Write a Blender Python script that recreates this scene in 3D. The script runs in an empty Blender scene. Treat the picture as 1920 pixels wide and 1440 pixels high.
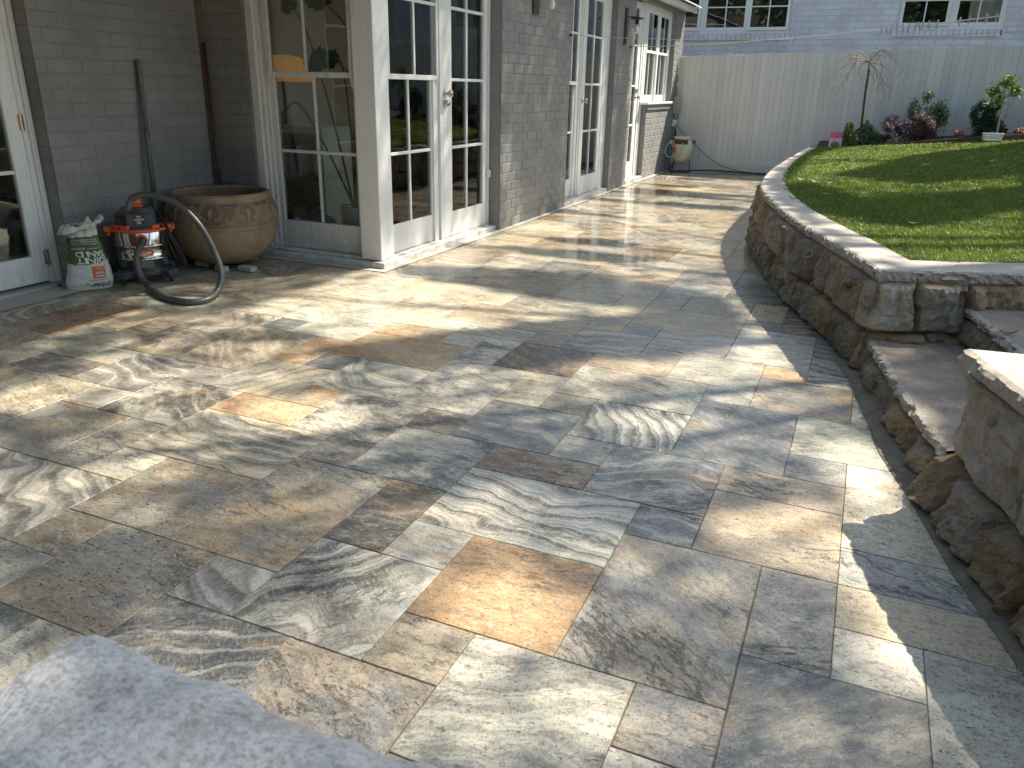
import bpy, bmesh, math, random
import numpy as np
from mathutils import Vector, Matrix, noise
R = math.radians
random.seed(7)
rng = np.random.default_rng(11)
sc = bpy.context.scene
col = sc.collection

# ------------------------------------------------------------------ camera
CH = 1.265
FPX = 1468.5
_p, _r, _y = .3625, .02075, .4042
fw = Vector((-math.sin(_y)*math.cos(_p), math.cos(_y)*math.cos(_p), -math.sin(_p)))
r0 = Vector((math.cos(_y), math.sin(_y), 0)); u0 = r0.cross(fw)
cr = r0*math.cos(_r)+u0*math.sin(_r); cu = u0*math.cos(_r)-r0*math.sin(_r)
cam = bpy.data.cameras.new('camera'); co = bpy.data.objects.new('camera', cam); col.objects.link(co)
m = Matrix((cr, cu, -fw)).transposed().to_4x4(); m.translation = Vector((0, 0, CH))
co.matrix_world = m
cam.sensor_width = 36; cam.lens = 36*FPX/1920
cam.clip_start = .02; cam.clip_end = 400
cam.dof.use_dof = True; cam.dof.focus_distance = 4.2; cam.dof.aperture_fstop = 10
sc.camera = co

# ------------------------------------------------------------------ light
SUN = Vector((.50, .606, 1.0)).normalized()
w = bpy.data.worlds.new('World'); sc.world = w; w.use_nodes = True
nt = w.node_tree; bg = nt.nodes['Background']
sky = nt.nodes.new('ShaderNodeTexSky'); sky.sky_type = 'NISHITA'; sky.sun_disc = False
sky.sun_elevation = math.asin(SUN.z); sky.sun_rotation = math.atan2(SUN.x, SUN.y)
sky.ozone_density = .7; sky.air_density = 1.0; sky.dust_density = 1.5
wm = nt.nodes.new('ShaderNodeMix'); wm.data_type = 'RGBA'; wm.blend_type = 'MULTIPLY'; wm.inputs[0].default_value = 1; wm.inputs[7].default_value = (1.03, 1.0, .88, 1)
nt.links.new(sky.outputs[0], wm.inputs[6]); nt.links.new(wm.outputs[2], bg.inputs[0]); bg.inputs[1].default_value = .122
sl = bpy.data.lights.new('sun', 'SUN'); sl.energy = 5.0; sl.angle = R(.53); sl.color = (1, .91, .76)
so = bpy.data.objects.new('sun', sl); col.objects.link(so)
so.rotation_euler = SUN.to_track_quat('Z', 'Y').to_euler(); so.location = (4, 5, 12)
sc.view_settings.view_transform = 'Standard'; sc.view_settings.look = 'None'
sc.view_settings.gamma = 1; sc.view_settings.exposure = 1.22
sc.render.engine = 'CYCLES'
sc.cycles.max_bounces = 8; sc.cycles.transparent_max_bounces = 24
sc.cycles.diffuse_bounces = 4; sc.cycles.glossy_bounces = 4

# ------------------------------------------------------------------ places: a point of the photo on a real plane
def ray(px, py): return cr*((px-960)/FPX) - cu*((py-720)/FPX) + fw
O = Vector((0, 0, CH))
def G(px, py, z=0.0):
    d = ray(px, py); return O + d*((z-CH)/d.z)
def PX(px, py, x):
    d = ray(px, py); return O + d*(x/d.x)
def PY(px, py, y):
    d = ray(px, py); return O + d*(y/d.y)

# ------------------------------------------------------------------ objects
def tag(o, label=None, cat=None, group=None, kind=None):
    if label: o['label'] = label
    if cat: o['category'] = cat
    if group: o['group'] = group
    if kind: o['kind'] = kind
    return o
def thing(name, loc, label, cat, group=None, rz=0):
    o = bpy.data.objects.new(name, None); col.objects.link(o); o.location = loc
    o.rotation_euler = (0, 0, rz); o.empty_display_size = .1
    return tag(o, label, cat, group)
def base_of(p):
    v = Vector((0, 0, 0))
    while p is not None: v = v + p.location; p = p.parent
    return v
def copy_tree(o, parent=None):
    c = o.copy(); col.objects.link(c); c.parent = parent
    for ch in list(o.children): copy_tree(ch, c)
    return c
class MB:
    def __init__(s): s.v = []; s.f = []; s.m = []; s.mi = 0
    def add(s, vs, fs):
        n = len(s.v); s.v += [tuple(v) for v in vs]; s.f += [tuple(i+n for i in f) for f in fs]; s.m += [s.mi]*len(fs)
    def box(s, a, b, mat=None):
        x0, y0, z0 = [min(a[i], b[i]) for i in range(3)]; x1, y1, z1 = [max(a[i], b[i]) for i in range(3)]
        vs = [(x0,y0,z0),(x1,y0,z0),(x1,y1,z0),(x0,y1,z0),(x0,y0,z1),(x1,y0,z1),(x1,y1,z1),(x0,y1,z1)]
        if mat is not None: vs = [mat @ Vector(v) for v in vs]
        s.add(vs, [(0,3,2,1),(4,5,6,7),(0,1,5,4),(1,2,6,5),(2,3,7,6),(3,0,4,7)])
    def tube(s, pts, r, n=10, caps=True):
        pts = [Vector(p) for p in pts]; rs = r if isinstance(r, (list, tuple)) else [r]*len(pts)
        up = Vector((0, 0, 1)); vs = []; fs = []; prev = None
        for i, p in enumerate(pts):
            t = (pts[min(i+1, len(pts)-1)]-pts[max(i-1, 0)]).normalized()
            if prev is None:
                a = t.cross(up) if abs(t.z) < .95 else t.cross(Vector((1, 0, 0)))
            else: a = prev - t*prev.dot(t)
            a.normalize(); prev = a; b = t.cross(a)
            for k in range(n):
                th = 2*math.pi*k/n; vs.append(p+(a*math.cos(th)+b*math.sin(th))*rs[i])
        for i in range(len(pts)-1):
            for k in range(n):
                fs.append((i*n+k, i*n+(k+1)%n, (i+1)*n+(k+1)%n, (i+1)*n+k))
        if caps: fs.append(tuple(range(n-1, -1, -1))); fs.append(tuple((len(pts)-1)*n+k for k in range(n)))
        s.add(vs, fs)
    def lathe(s, prof, c=(0,0,0), n=32, mat=None):
        vs = []; fs = []
        for (r, z) in prof:
            for k in range(n):
                th = 2*math.pi*k/n; v = Vector((r*math.cos(th), r*math.sin(th), z))
                if mat is not None: v = mat @ v
                vs.append(v+Vector(c))
        for i in range(len(prof)-1):
            for k in range(n): fs.append((i*n+k, i*n+(k+1)%n, (i+1)*n+(k+1)%n, (i+1)*n+k))
        if prof[0][0] > 1e-5: fs.append(tuple(range(n-1, -1, -1)))
        if prof[-1][0] > 1e-5: fs.append(tuple((len(prof)-1)*n+k for k in range(n)))
        s.add(vs, fs)
    def build(s, name, mat, parent=None, smooth=False, bevel=0, seg=1, angle=None, sub=0, local=False):
        me = bpy.data.meshes.new(name)
        off = Vector((0,0,0)) if (local or parent is None) else base_of(parent)
        me.from_pydata([Vector(v)-off for v in s.v], [], s.f)
        mats = mat if isinstance(mat, (list, tuple)) else [mat]
        for mm in mats: me.materials.append(mm)
        if len(mats) > 1: me.polygons.foreach_set('material_index', s.m)
        me.update()
        if smooth: me.polygons.foreach_set('use_smooth', [True]*len(me.polygons))
        o = bpy.data.objects.new(name, me); col.objects.link(o)
        if parent is not None: o.parent = parent
        if bevel:
            b = o.modifiers.new('bevel', 'BEVEL'); b.width = bevel; b.segments = seg; b.limit_method = 'ANGLE'; b.angle_limit = R(40)
            b.harden_normals = False
        if sub:
            b = o.modifiers.new('sub', 'SUBSURF'); b.levels = sub; b.render_levels = sub
        return o
def mesh_np(name, V, F, mat, parent=None, attrs=None, smooth=False, off=None):
    me = bpy.data.meshes.new(name); V = np.asarray(V, dtype=np.float32); F = np.asarray(F, dtype=np.int32)
    if parent is not None: V = V-np.array(base_of(parent), dtype=np.float32)
    k = F.shape[1]
    me.vertices.add(len(V)); me.vertices.foreach_set('co', V.ravel())
    me.loops.add(F.size); me.loops.foreach_set('vertex_index', F.ravel())
    me.polygons.add(len(F)); me.polygons.foreach_set('loop_start', np.arange(0, F.size, k, dtype=np.int32))
    me.polygons.foreach_set('loop_total', np.full(len(F), k, dtype=np.int32))
    me.polygons.foreach_set('use_smooth', np.full(len(F), bool(smooth)))
    for (n, dom, typ, data) in (attrs or []):
        a = me.attributes.new(n, typ, dom); key = {'FLOAT':'value','FLOAT_VECTOR':'vector','FLOAT_COLOR':'color'}[typ]
        a.data.foreach_set(key, np.asarray(data, dtype=np.float32).ravel())
    me.update(calc_edges=True); me.validate()
    mats = mat if isinstance(mat, (list, tuple)) else [mat]
    for mm in mats: me.materials.append(mm)
    o = bpy.data.objects.new(name, me); col.objects.link(o)
    if parent is not None: o.parent = parent
    return o

# ------------------------------------------------------------------ node helper
class NM:
    def __init__(s, name):
        s.mat = bpy.data.materials.new(name); s.mat.use_nodes = True; s.nt = s.mat.node_tree
        s.b = s.nt.nodes['Principled BSDF']; s.out = s.nt.nodes['Material Output']
    def n(s, t, **k):
        x = s.nt.nodes.new('ShaderNode'+t)
        for a, v in k.items(): setattr(x, a, v)
        return x
    def L(s, a, b): s.nt.links.new(a, b)
    def set(s, inp, v):
        if hasattr(v, 'is_linked') or isinstance(v, bpy.types.NodeSocket): s.L(v, inp)
        else:
            if isinstance(v, (tuple, list)) and len(v) == 3 and inp.type == 'RGBA': v = (*v, 1)
            inp.default_value = v
    def pos(s): return s.n('NewGeometry').outputs['Position']
    def obj(s): return s.n('TexCoord').outputs['Object']
    def attr(s, name, o='Color'): x = s.n('Attribute'); x.attribute_name = name; return x.outputs[o]
    def map(s, v, sc=(1,1,1), loc=(0,0,0), rot=(0,0,0)):
        x = s.n('Mapping'); s.L(v, x.inputs[0]); s.set(x.inputs['Scale'], sc); s.set(x.inputs['Location'], loc); s.set(x.inputs['Rotation'], rot); return x.outputs[0]
    def noise(s, v, scale, detail=4, rough=.55, dist=0, out=0):
        x = s.n('TexNoise'); s.L(v, x.inputs['Vector']); s.set(x.inputs['Scale'], scale); x.inputs['Detail'].default_value = detail
        x.inputs['Roughness'].default_value = rough; x.inputs['Distortion'].default_value = dist; return x.outputs[out]
    def vor(s, v, scale, feat='F1', out='Distance', rand=1):
        x = s.n('TexVoronoi'); x.feature = feat; s.L(v, x.inputs['Vector']); x.inputs['Scale'].default_value = scale; x.inputs['Randomness'].default_value = rand; return x.outputs[out]
    def wave(s, v, scale, dist, detail=3, dsc=1, drough=.5, dirn='X', prof='SIN'):
        x = s.n('TexWave'); x.wave_type = 'BANDS'; x.bands_direction = dirn; x.wave_profile = prof; s.L(v, x.inputs['Vector'])
        for i, vv in (('Scale', scale), ('Distortion', dist), ('Detail', detail), ('Detail Scale', dsc), ('Detail Roughness', drough)): s.set(x.inputs[i], vv)
        return x.outputs['Fac']
    def ramp(s, f, pts, interp='LINEAR'):
        x = s.n('ValToRGB'); x.color_ramp.interpolation = interp; e = x.color_ramp.elements
        while len(e) < len(pts): e.new(.5)
        for i, (p, c) in enumerate(pts):
            e[i].position = p; e[i].color = (c, c, c, 1) if isinstance(c, (int, float)) else (*c, 1)
        s.L(f, x.inputs[0]); return x.outputs[0]
    def step(s, f, a, b, lo=0, hi=1):
        x = s.n('MapRange'); s.set(x.inputs[0], f); s.set(x.inputs[1], a); s.set(x.inputs[2], b); s.set(x.inputs[3], lo); s.set(x.inputs[4], hi); return x.outputs[0]
    def math(s, op, a, b=None, c=None):
        x = s.n('Math'); x.operation = op; s.set(x.inputs[0], a)
        if b is not None: s.set(x.inputs[1], b)
        if c is not None: s.set(x.inputs[2], c)
        return x.outputs[0]
    def mix(s, f, a, b, mode='MIX'):
        x = s.n('Mix'); x.data_type = 'RGBA'; x.blend_type = mode
        s.set(x.inputs[0], f); s.set(x.inputs[6], a); s.set(x.inputs[7], b); return x.outputs[2]
    def vmath(s, op, a, b=None):
        x = s.n('VectorMath'); x.operation = op; s.set(x.inputs[0], a)
        if b is not None: s.set(x.inputs[1], b)
        return x.outputs[0]
    def bump(s, h, dist=.005, strength=1.0, nrm=None):
        x = s.n('Bump'); s.L(h, x.inputs['Height']); x.inputs['Distance'].default_value = dist; x.inputs['Strength'].default_value = strength
        if nrm is not None: s.L(nrm, x.inputs['Normal'])
        s.L(x.outputs[0], s.b.inputs['Normal']); return x.outputs[0]
    def fin(s, c=None, rough=None, metal=None, spec=None):
        if c is not None: s.set(s.b.inputs['Base Color'], c)
        if rough is not None: s.set(s.b.inputs['Roughness'], rough)
        if metal is not None: s.set(s.b.inputs['Metallic'], metal)
        if spec is not None: s.b.inputs['Specular IOR Level'].default_value = spec
        return s.mat
def simple(name, c, rough=.5, metal=0, var=.12, scale=12, bump=0, bscale=60, spec=None):
    n = NM(name); p = n.obj(); f = n.noise(p, scale, 5, .6)
    cc = n.mix(f, tuple(x*(1-var) for x in c), tuple(min(1, x*(1+var)) for x in c))
    rr = n.step(n.noise(p, scale*2.3, 3), .3, .7, rough*.85, min(1, rough*1.15))
    if bump: n.bump(n.noise(p, bscale, 4), bump)
    return n.fin(cc, rr, metal, spec)

# ------------------------------------------------------------------ materials
def m_travertine():
    n = NM('travertine'); P = n.pos(); off = n.attr('off', 'Vector'); pr = n.attr('pp', 'Vector')
    sx = n.n('SeparateXYZ'); n.L(pr, sx.inputs[0]); band, pit, vein = sx.outputs
    rt = n.n('VectorRotate'); rt.rotation_type = 'Z_AXIS'; n.L(P, rt.inputs['Vector'])
    n.L(n.attr('ang', 'Fac'), rt.inputs['Angle']); Q = n.vmath('ADD', rt.outputs[0], off)
    ca, cb = n.attr('ca'), n.attr('cb')
    def warp(v, scale, amt, det=4):
        x = n.vmath('SCALE', n.vmath('SUBTRACT', n.noise(v, scale, det, .6, 0, 1), (.5, .5, .5))); x.node.inputs['Scale'].default_value = amt
        return n.vmath('ADD', v, x)
    W = warp(warp(Q, 2.2, .16), 13, .03)
    # two stone colours meeting along ragged fronts
    cl = n.noise(W, 3.4, 10, .66, .3); cl2 = n.noise(n.map(W, (1, 2.6, 1)), 2.4, 10, .7, .4)
    f = n.step(n.math('ADD', n.math('MULTIPLY', cl, .45), n.math('MULTIPLY', cl2, .55)), .462, .538)
    c = n.mix(f, ca, cb)
    rs = n.step(n.noise(n.map(W, (1, 1.6, 1), (2, 8, 0)), 3.0, 9, .7, .4), .58, .66); c = n.mix(n.math('MULTIPLY', rs, .45), c, (.38, .26, .12))
    bl_ = n.step(n.noise(n.map(W, (1, 2, 1), (6, 1, 0)), 2.6, 10, .7, .5), .55, .66); c = n.mix(n.math('MULTIPLY', bl_, n.step(band, .3, .9, .42, .1)), c, (.15, .16, .165))
    # growth lines: contours of a slow noise, so they wander, pinch and close like the banding of travertine
    sy = n.n('SeparateXYZ'); n.L(W, sy.inputs[0]); fld = n.math('ADD', n.math('MULTIPLY', n.noise(n.map(W, (.9, 1, 1)), 1.9, 2, .45), .34), n.math('MULTIPLY', sy.outputs[1], .50)); wob = n.math('MULTIPLY', n.noise(Q, 34, 6, .85), .16)
    t1 = n.math('ADD', n.math('MULTIPLY', fld, 21), wob); t2 = n.math('ADD', n.math('MULTIPLY', fld, 83), n.math('MULTIPLY', wob, 2.0))
    s1 = n.math('SINE', n.math('MULTIPLY', t1, 6.2832)); s2 = n.math('SINE', n.math('MULTIPLY', t2, 6.2832))
    bs = n.math('MAXIMUM', band, n.math('MULTIPLY', n.step(n.noise(W, 1.9, 3), .48, .62), .34))
    c = n.mix(n.math('MULTIPLY', n.step(s2, -.2, .8, 0, .45), bs), c, (.17, .165, .15))
    c = n.mix(n.math('MULTIPLY', n.step(s1, .55, .95, 0, .7), bs), c, (.13, .125, .12))
    c = n.mix(n.math('MULTIPLY', n.step(s1, -.6, -.9, 0, .9), n.math('MULTIPLY', band, n.step(n.noise(W, 2.6, 2), .40, .52, .35, 1))), c, (.68, .655, .59))
    ser = n.math('MULTIPLY', n.step(n.noise(n.map(Q, (3.4, .8, 1)), 40, 3, .6), .52, .62, 0, .5), band); c = n.mix(ser, c, (.60, .57, .50))
    # ragged dark veins and stylolites
    vn = n.math('ABSOLUTE', n.math('SUBTRACT', n.noise(n.map(W, (1, 3.6, 1), (1, 4, 0)), 1.9, 10, .72, .1), .5))
    vm = n.math('MULTIPLY', n.step(vn, .014, .003), n.step(n.noise(Q, 2.4, 3), .50, .60)); c = n.mix(n.math('MULTIPLY', vm, .42), c, (.075, .07, .065))
    vn2 = n.math('ABSOLUTE', n.math('SUBTRACT', n.noise(n.map(W, (1.2, 2.4, 1), (7, 2, 0)), 3.1, 8, .7, .1), .5)); c = n.mix(n.math('MULTIPLY', n.step(vn2, .010, .002, 0, .45), n.step(n.noise(Q, 3.1, 2), .54, .6)), c, (.62, .59, .52))
    # crisp mottling, grain and pores
    m1 = n.noise(n.map(Q, (1, 1.8, 1)), 24, 10, .84, .2); nb = n.step(band, .3, .9, 1, .35); c = n.mix(n.math('MULTIPLY', n.step(m1, .515, .57, 0, .46), nb), c, (.14, .13, .115))
    m2 = n.noise(n.map(Q, (1, 1.8, 1), (9, 1, 0)), 20, 10, .84, .2); c = n.mix(n.math('MULTIPLY', n.step(m2, .52, .575, 0, .46), nb), c, (.60, .54, .42))
    gr = n.noise(Q, 150, 4, .8); c = n.mix(n.step(gr, .54, .62, 0, .5), c, (.10, .09, .08)); c = n.mix(n.step(gr, .44, .36, 0, .30), c, (.66, .62, .54))
    pt = n.noise(n.map(Q, (1, 2.1, 1), (3, 5, 0)), 60, 2, .5, .2); pits = n.math('MULTIPLY', n.step(pt, .655, .685), pit)
    pb_ = n.math('MULTIPLY', n.step(n.noise(n.map(Q, (1, 1.6, 1)), 22, 4, .6, .3), .70, .725), n.step(pit, .2, .7))
    pits = n.math('MAXIMUM', pits, pb_); c = n.mix(n.math('MULTIPLY', pits, .8), c, (.085, .065, .045))
    gm = n.n('Gamma'); n.L(c, gm.inputs[0]); gm.inputs[1].default_value = 1.33; c = n.mix(1, gm.outputs[0], (1.23, 1.215, 1.18), 'MULTIPLY')
    # wet, sealed film: thicker towards the far half of the terrace
    sp = n.n('SeparateXYZ'); n.L(P, sp.inputs[0])
    wet = n.math('MULTIPLY', n.step(sp.outputs[1], 3.4, 6.0), n.step(n.noise(P, 1.3, 5, .6, .4), .28, .46))
    near = n.step(n.noise(P, 1.6, 4), .5, .7, .0, .35)
    ww = n.math('MAXIMUM', wet, near)
    c = n.mix(n.math('MULTIPLY', wet, .22), c, n.mix(1, c, (.62, .58, .52), 'MULTIPLY'))
    rough = n.math('ADD', n.step(ww, 0, 1, .36, .06), n.step(m1, .4, .6, -.02, .06))
    h = n.math('SUBTRACT', n.math('MULTIPLY', m1, .5), n.math('MULTIPLY', pits, 1.1))
    h = n.math('SUBTRACT', h, n.math('MULTIPLY', vm, .5)); h = n.math('ADD', h, n.math('MULTIPLY', n.noise(Q, 7, 3), .4))
    n.bump(n.math('MULTIPLY', h, n.step(ww, 0, 1, 1, .10)), .0022)
    return n.fin(c, rough, 0, .5)
def m_sandstone(name, c1, c2, c3, sc=1.0, bd=.006):
    n = NM(name); P = n.pos(); t = n.attr('tint'); W = n.vmath('ADD', P, n.vmath('SCALE', n.noise(P, 5, 3, .5, 0, 1)))
    W.node.inputs[1].links[0].from_node.inputs['Scale'].default_value = .10
    c = n.mix(n.step(n.noise(W, 5*sc, 6, .65, .3), .38, .62), c1, c2)
    c = n.mix(n.step(n.noise(n.map(W, (3, 3, 9)), 3*sc, 7, .7, .8), .52, .70, 0, .75), c, c3)
    c = n.mix(n.step(n.noise(W, 60, 6, .8), .35, .65, .55, 0), c, n.mix(.6, c, (.04, .035, .03)))
    c = n.mix(n.step(n.noise(W, 90, 4, .7), .55, .75, 0, .5), c, (.55, .5, .42))
    c = n.mix(1, c, t, 'MULTIPLY')
    h = n.math('ADD', n.noise(n.map(P, (1, 1, 1.6)), 26, 9, .72), n.math('MULTIPLY', n.noise(P, 110, 4, .7), .35)); n.bump(h, bd)
    return n.fin(c, .88, 0, .3)
def m_coping():
    n = NM('coping_stone'); P = n.pos(); W = n.vmath('ADD', P, n.vmath('SCALE', n.noise(P, 2, 3, .5, 0, 1)))
    W.node.inputs[1].links[0].from_node.inputs['Scale'].default_value = .25
    c = n.mix(n.step(n.noise(W, 3, 6, .6), .38, .62), (.38, .35, .31), (.52, .48, .42))
    c = n.mix(n.step(n.noise(n.map(W, (7, 1.2, 3), (0,0,0), (0,0,.3)), 3, 8, .7, .6), .5, .68, 0, .7), c, (.50, .36, .22))
    c = n.mix(n.step(n.noise(n.map(W, (6, 1, 3), (4,0,0), (0,0,.3)), 4.5, 8, .7, .6), .55, .68, 0, .8), c, (.27, .24, .23))
    c = n.mix(n.step(n.noise(P, 140, 4, .8), .3, .6, .5, 0), c, n.mix(.5, c, (.06, .05, .05)))
    n.bump(n.math('ADD', n.noise(P, 30, 8, .7), n.math('MULTIPLY', n.noise(P, 160, 3), .3)), .0022)
    return n.fin(c, .75, 0, .35)
def m_paint(name, base, dirt=(.20, .18, .15), amt=.5, rough=.5, horiz=False):
    n = NM(name); P = n.pos(); s1 = (26, 26, 2.2) if not horiz else (2.2, 2.2, 26)
    g = n.noise(n.map(P, s1), 2.2, 7, .72, .3); c = n.mix(n.step(g, .50, .74, 0, amt*.75), base, dirt)
    c = n.mix(n.step(n.noise(P, 2.4, 5, .6), .42, .68, 0, .35*amt+.08), c, tuple(x*.78 for x in base))
    chip = n.math('MULTIPLY', n.step(n.noise(n.map(P, (30, 30, 9)), 2.5, 4, .6), .66, .69), n.step(n.noise(P, 3, 3), .5, .62))
    c = n.mix(n.math('MULTIPLY', chip, amt), c, (.13, .11, .09))
    sp = n.n('SeparateXYZ'); n.L(P, sp.inputs[0])
    low = n.math('MULTIPLY', n.step(sp.outputs[2], .22, .02), n.step(n.noise(P, 9, 5, .7), .42, .62)); c = n.mix(n.math('MULTIPLY', low, amt*.9), c, (.34, .30, .20))
    n.bump(n.math('ADD', n.math('MULTIPLY', g, .7), n.math('MULTIPLY', n.noise(P, 70, 4), .3)), .0018)
    return n.fin(c, n.step(g, .3, .7, rough*.8, rough*1.2), 0, .4)
def m_brick(name, base, rough=.62):
    n = NM(name); P = n.pos(); c = n.mix(n.step(n.noise(P, 3, 5, .6), .35, .65), tuple(x*.86 for x in base), tuple(min(1, x*1.1) for x in base))
    c = n.mix(n.step(n.attr('lv', 'Fac'), 0, 1, 0, .22), c, tuple(x*.72 for x in base))
    c = n.mix(n.step(n.noise(n.map(P, (5, 5, 1.2)), 3, 6, .7), .56, .74, 0, .4), c, (base[0]*.65, base[1]*.6, base[2]*.5))
    sp = n.n('SeparateXYZ'); n.L(P, sp.inputs[0])
    low = n.math('MULTIPLY', n.step(sp.outputs[2], .45, .0), n.step(n.noise(P, 6, 5, .7), .35, .6)); c = n.mix(n.math('MULTIPLY', low, .45), c, (.30, .27, .21))
    n.bump(n.math('ADD', n.noise(P, 45, 5, .7), n.math('MULTIPLY', n.noise(P, 170, 3), .3)), .0035)
    return n.fin(c, rough, 0, .35)
def m_glass():
    n = NM('window_glass'); n.nt.nodes.remove(n.b); tr = n.n('BsdfTransparent'); gl = n.n('BsdfGlossy'); gl.inputs['Roughness'].default_value = .015
    tr.inputs[0].default_value = (.86, .9, .88, 1); fr = n.n('Fresnel'); fr.inputs[0].default_value = 1.55
    mx = n.n('MixShader'); f = n.math('MULTIPLY', fr.outputs[0], 1.45); x = n.math('MINIMUM', f, 1.0)
    n.L(x, mx.inputs[0]); n.L(tr.outputs[0], mx.inputs[1]); n.L(gl.outputs[0], mx.inputs[2])
    df = n.n('BsdfDiffuse'); df.inputs[0].default_value = (.45, .44, .4, 1); m2 = n.n('MixShader')
    dust = n.step(n.noise(n.map(n.pos(), (3, 3, 1)), 5, 6, .7), .50, .78, .0, .035); n.L(dust, m2.inputs[0]); n.L(mx.outputs[0], m2.inputs[1]); n.L(df.outputs[0], m2.inputs[2])
    bp = n.n('Bump'); n.L(n.noise(n.pos(), 3.5, 2), bp.inputs['Height']); bp.inputs['Distance'].default_value = .0012; n.L(bp.outputs[0], gl.inputs['Normal'])
    n.L(m2.outputs[0], n.out.inputs[0]); return n.mat
def m_leaf(name, c1, c2, c3=None, rough=.45, trans=.35):
    n = NM(name); lv = n.attr('lv', 'Fac'); c = n.mix(n.step(lv, .0, .75), c1, c2)
    if c3: c = n.mix(n.step(lv, .8, 1), c, c3)
    c = n.mix(n.step(n.noise(n.pos(), 60, 3), .3, .7, .35, 0), c, n.mix(.5, c, (0, 0, 0)))
    n.fin(c, rough, 0, .4); t = n.n('BsdfTranslucent'); n.L(n.mix(.5, c, (.35, .4, .05), 'MIX'), t.inputs[0]); mx = n.n('MixShader'); mx.inputs[0].default_value = trans*.6
    n.L(n.b.outputs[0], mx.inputs[1]); n.L(t.outputs[0], mx.inputs[2]); n.L(mx.outputs[0], n.out.inputs[0]); return n.mat
def m_wood_paling():
    n = NM('fence_paint'); P = n.pos(); lv = n.attr('lv', 'Fac')
    c = n.mix(n.step(lv, 0, 1), (.64, .625, .60), (.76, .745, .72))
    g = n.noise(n.map(P, (40, 40, 1.3)), 2, 7, .75, .4); c = n.mix(n.step(g, .48, .72, 0, .45), c, (.45, .41, .36))
    kn = n.noise(n.map(P, (9, 9, 4)), 2.6, 5, .6, .6); c = n.mix(n.step(kn, .64, .76, 0, .6), c, (.30, .26, .21))
    c = n.mix(n.step(n.noise(P, 1.1, 3), .4, .65, 0, .25), c, (.46, .43, .38))
    n.bump(g, .0008); return n.fin(c, .7, 0, .3)
M = {}
M['trav'] = m_travertine()
n = NM('joint_sand'); P = n.pos(); M['grout'] = n.fin(n.mix(n.noise(P, 30, 5, .7), (.12, .085, .05), (.27, .20, .125)), .9)
n = NM('mortar_skirt'); P = n.pos(); n.bump(n.math('ADD', n.noise(P, 60, 8, .8), n.noise(P, 14, 5, .7)), .010); M['mortar'] = n.fin(n.mix(n.step(n.noise(P, 12, 9, .8), .35, .65), (.15, .12, .085), (.34, .285, .21)), .92)
n = NM('concrete_edge'); P = n.pos(); n.bump(n.noise(P, 60, 6, .7), .002); M['conc'] = n.fin(n.mix(n.noise(P, 7, 6, .7), (.36, .35, .32), (.50, .49, .45)), .8)
M['rock'] = m_sandstone('sandstone_face', (.25, .20, .135), (.40, .34, .25), (.12, .10, .08), 1.0, .014)
M['cope'] = m_coping()
M['tread'] = m_sandstone('tread_stone', (.24, .20, .16), (.36, .31, .255), (.17, .14, .115), .8, .004); M['palerock'] = m_sandstone('pale_sandstone', (.36, .325, .275), (.48, .44, .38), (.25, .21, .16), .7, .012)
M['copeedge'] = m_sandstone('coping_edge', (.40, .36, .31), (.50, .45, .38), (.27, .20, .14), 1, .007)
M['white'] = m_paint('white_paint', (.74, .75, .74), amt=.35)
M['old'] = m_paint('weathered_white_paint', (.68, .69, .68), (.22, .21, .19), amt=.7, rough=.6)
M['sill'] = m_paint('sill_paint', (.70, .71, .69), (.20, .18, .15), amt=.8, horiz=True)
M['brick'] = m_brick('grey_painted_brick', (.232, .235, .232)); M['brickw'] = m_brick('pale_painted_brick', (.54, .585, .66), .6)
M['joint'] = simple('painted_joint', (.205, .207, .203), .7); M['jointw'] = simple('painted_joint_pale', (.42, .46, .53), .7)
M['glass'] = m_glass()
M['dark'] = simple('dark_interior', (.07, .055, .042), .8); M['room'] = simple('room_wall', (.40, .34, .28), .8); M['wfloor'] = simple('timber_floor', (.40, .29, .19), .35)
M['curtain'] = simple('curtain_fabric', (.74, .71, .65), .9)
M['fence'] = m_wood_paling()
M['blackp'] = simple('black_plastic', (.02, .02, .022), .4); M['black'] = simple('black_metal', (.025, .023, .022), .45)
M['steel'] = simple('polished_steel', (.72, .70, .67), .09, 1, .06, 5, .0006, 9)
M['chrome'] = simple('aged_nickel', (.50, .46, .40), .18, 1, .1)
M['greyp'] = simple('dark_grey_plastic', (.055, .065, .075), .45); M['hose'] = simple('grey_hose', (.085, .09, .09), .38, spec=.6)
M['orange'] = simple('orange_plastic', (.72, .13, .035), .4); M['pipe'] = simple('grey_pipe', (.10, .115, .12), .5); M['stick'] = simple('brown_stick', (.065, .03, .018), .55)
M['tin'] = simple('corrugated_steel', (.45, .46, .46), .4, .6)
M['bulb'] = simple('frosted_bulb', (.75, .76, .78), .15)
M['cream'] = simple('cream_plastic', (.62, .56, .42), .45, 0, .18, 9); M['greenhose'] = simple('pale_green_hose', (.42, .58, .46), .4)
M['soil'] = simple('garden_soil', (.06, .042, .03), .95, 0, .4, 30, .01, 60); M['edge'] = simple('timber_edging', (.11, .05, .028), .7, 0, .3)
M['bark'] = simple('dark_bark', (.09, .065, .05), .8, 0, .3, 40, .003, 80); M['twig'] = simple('pale_twig', (.36, .30, .23), .6)
M['concpot'] = simple('pale_cement_pot', (.46, .47, .44), .75); M['tub'] = simple('clear_grey_plastic', (.35, .40, .43), .3); M['tublid'] = simple('smoky_plastic_lid', (.14, .17, .20), .25)
M['shelf'] = simple('shelf_board', (.74, .70, .63), .5); M['shelfw'] = simple('shelf_timber', (.20, .10, .055), .5)

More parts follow.
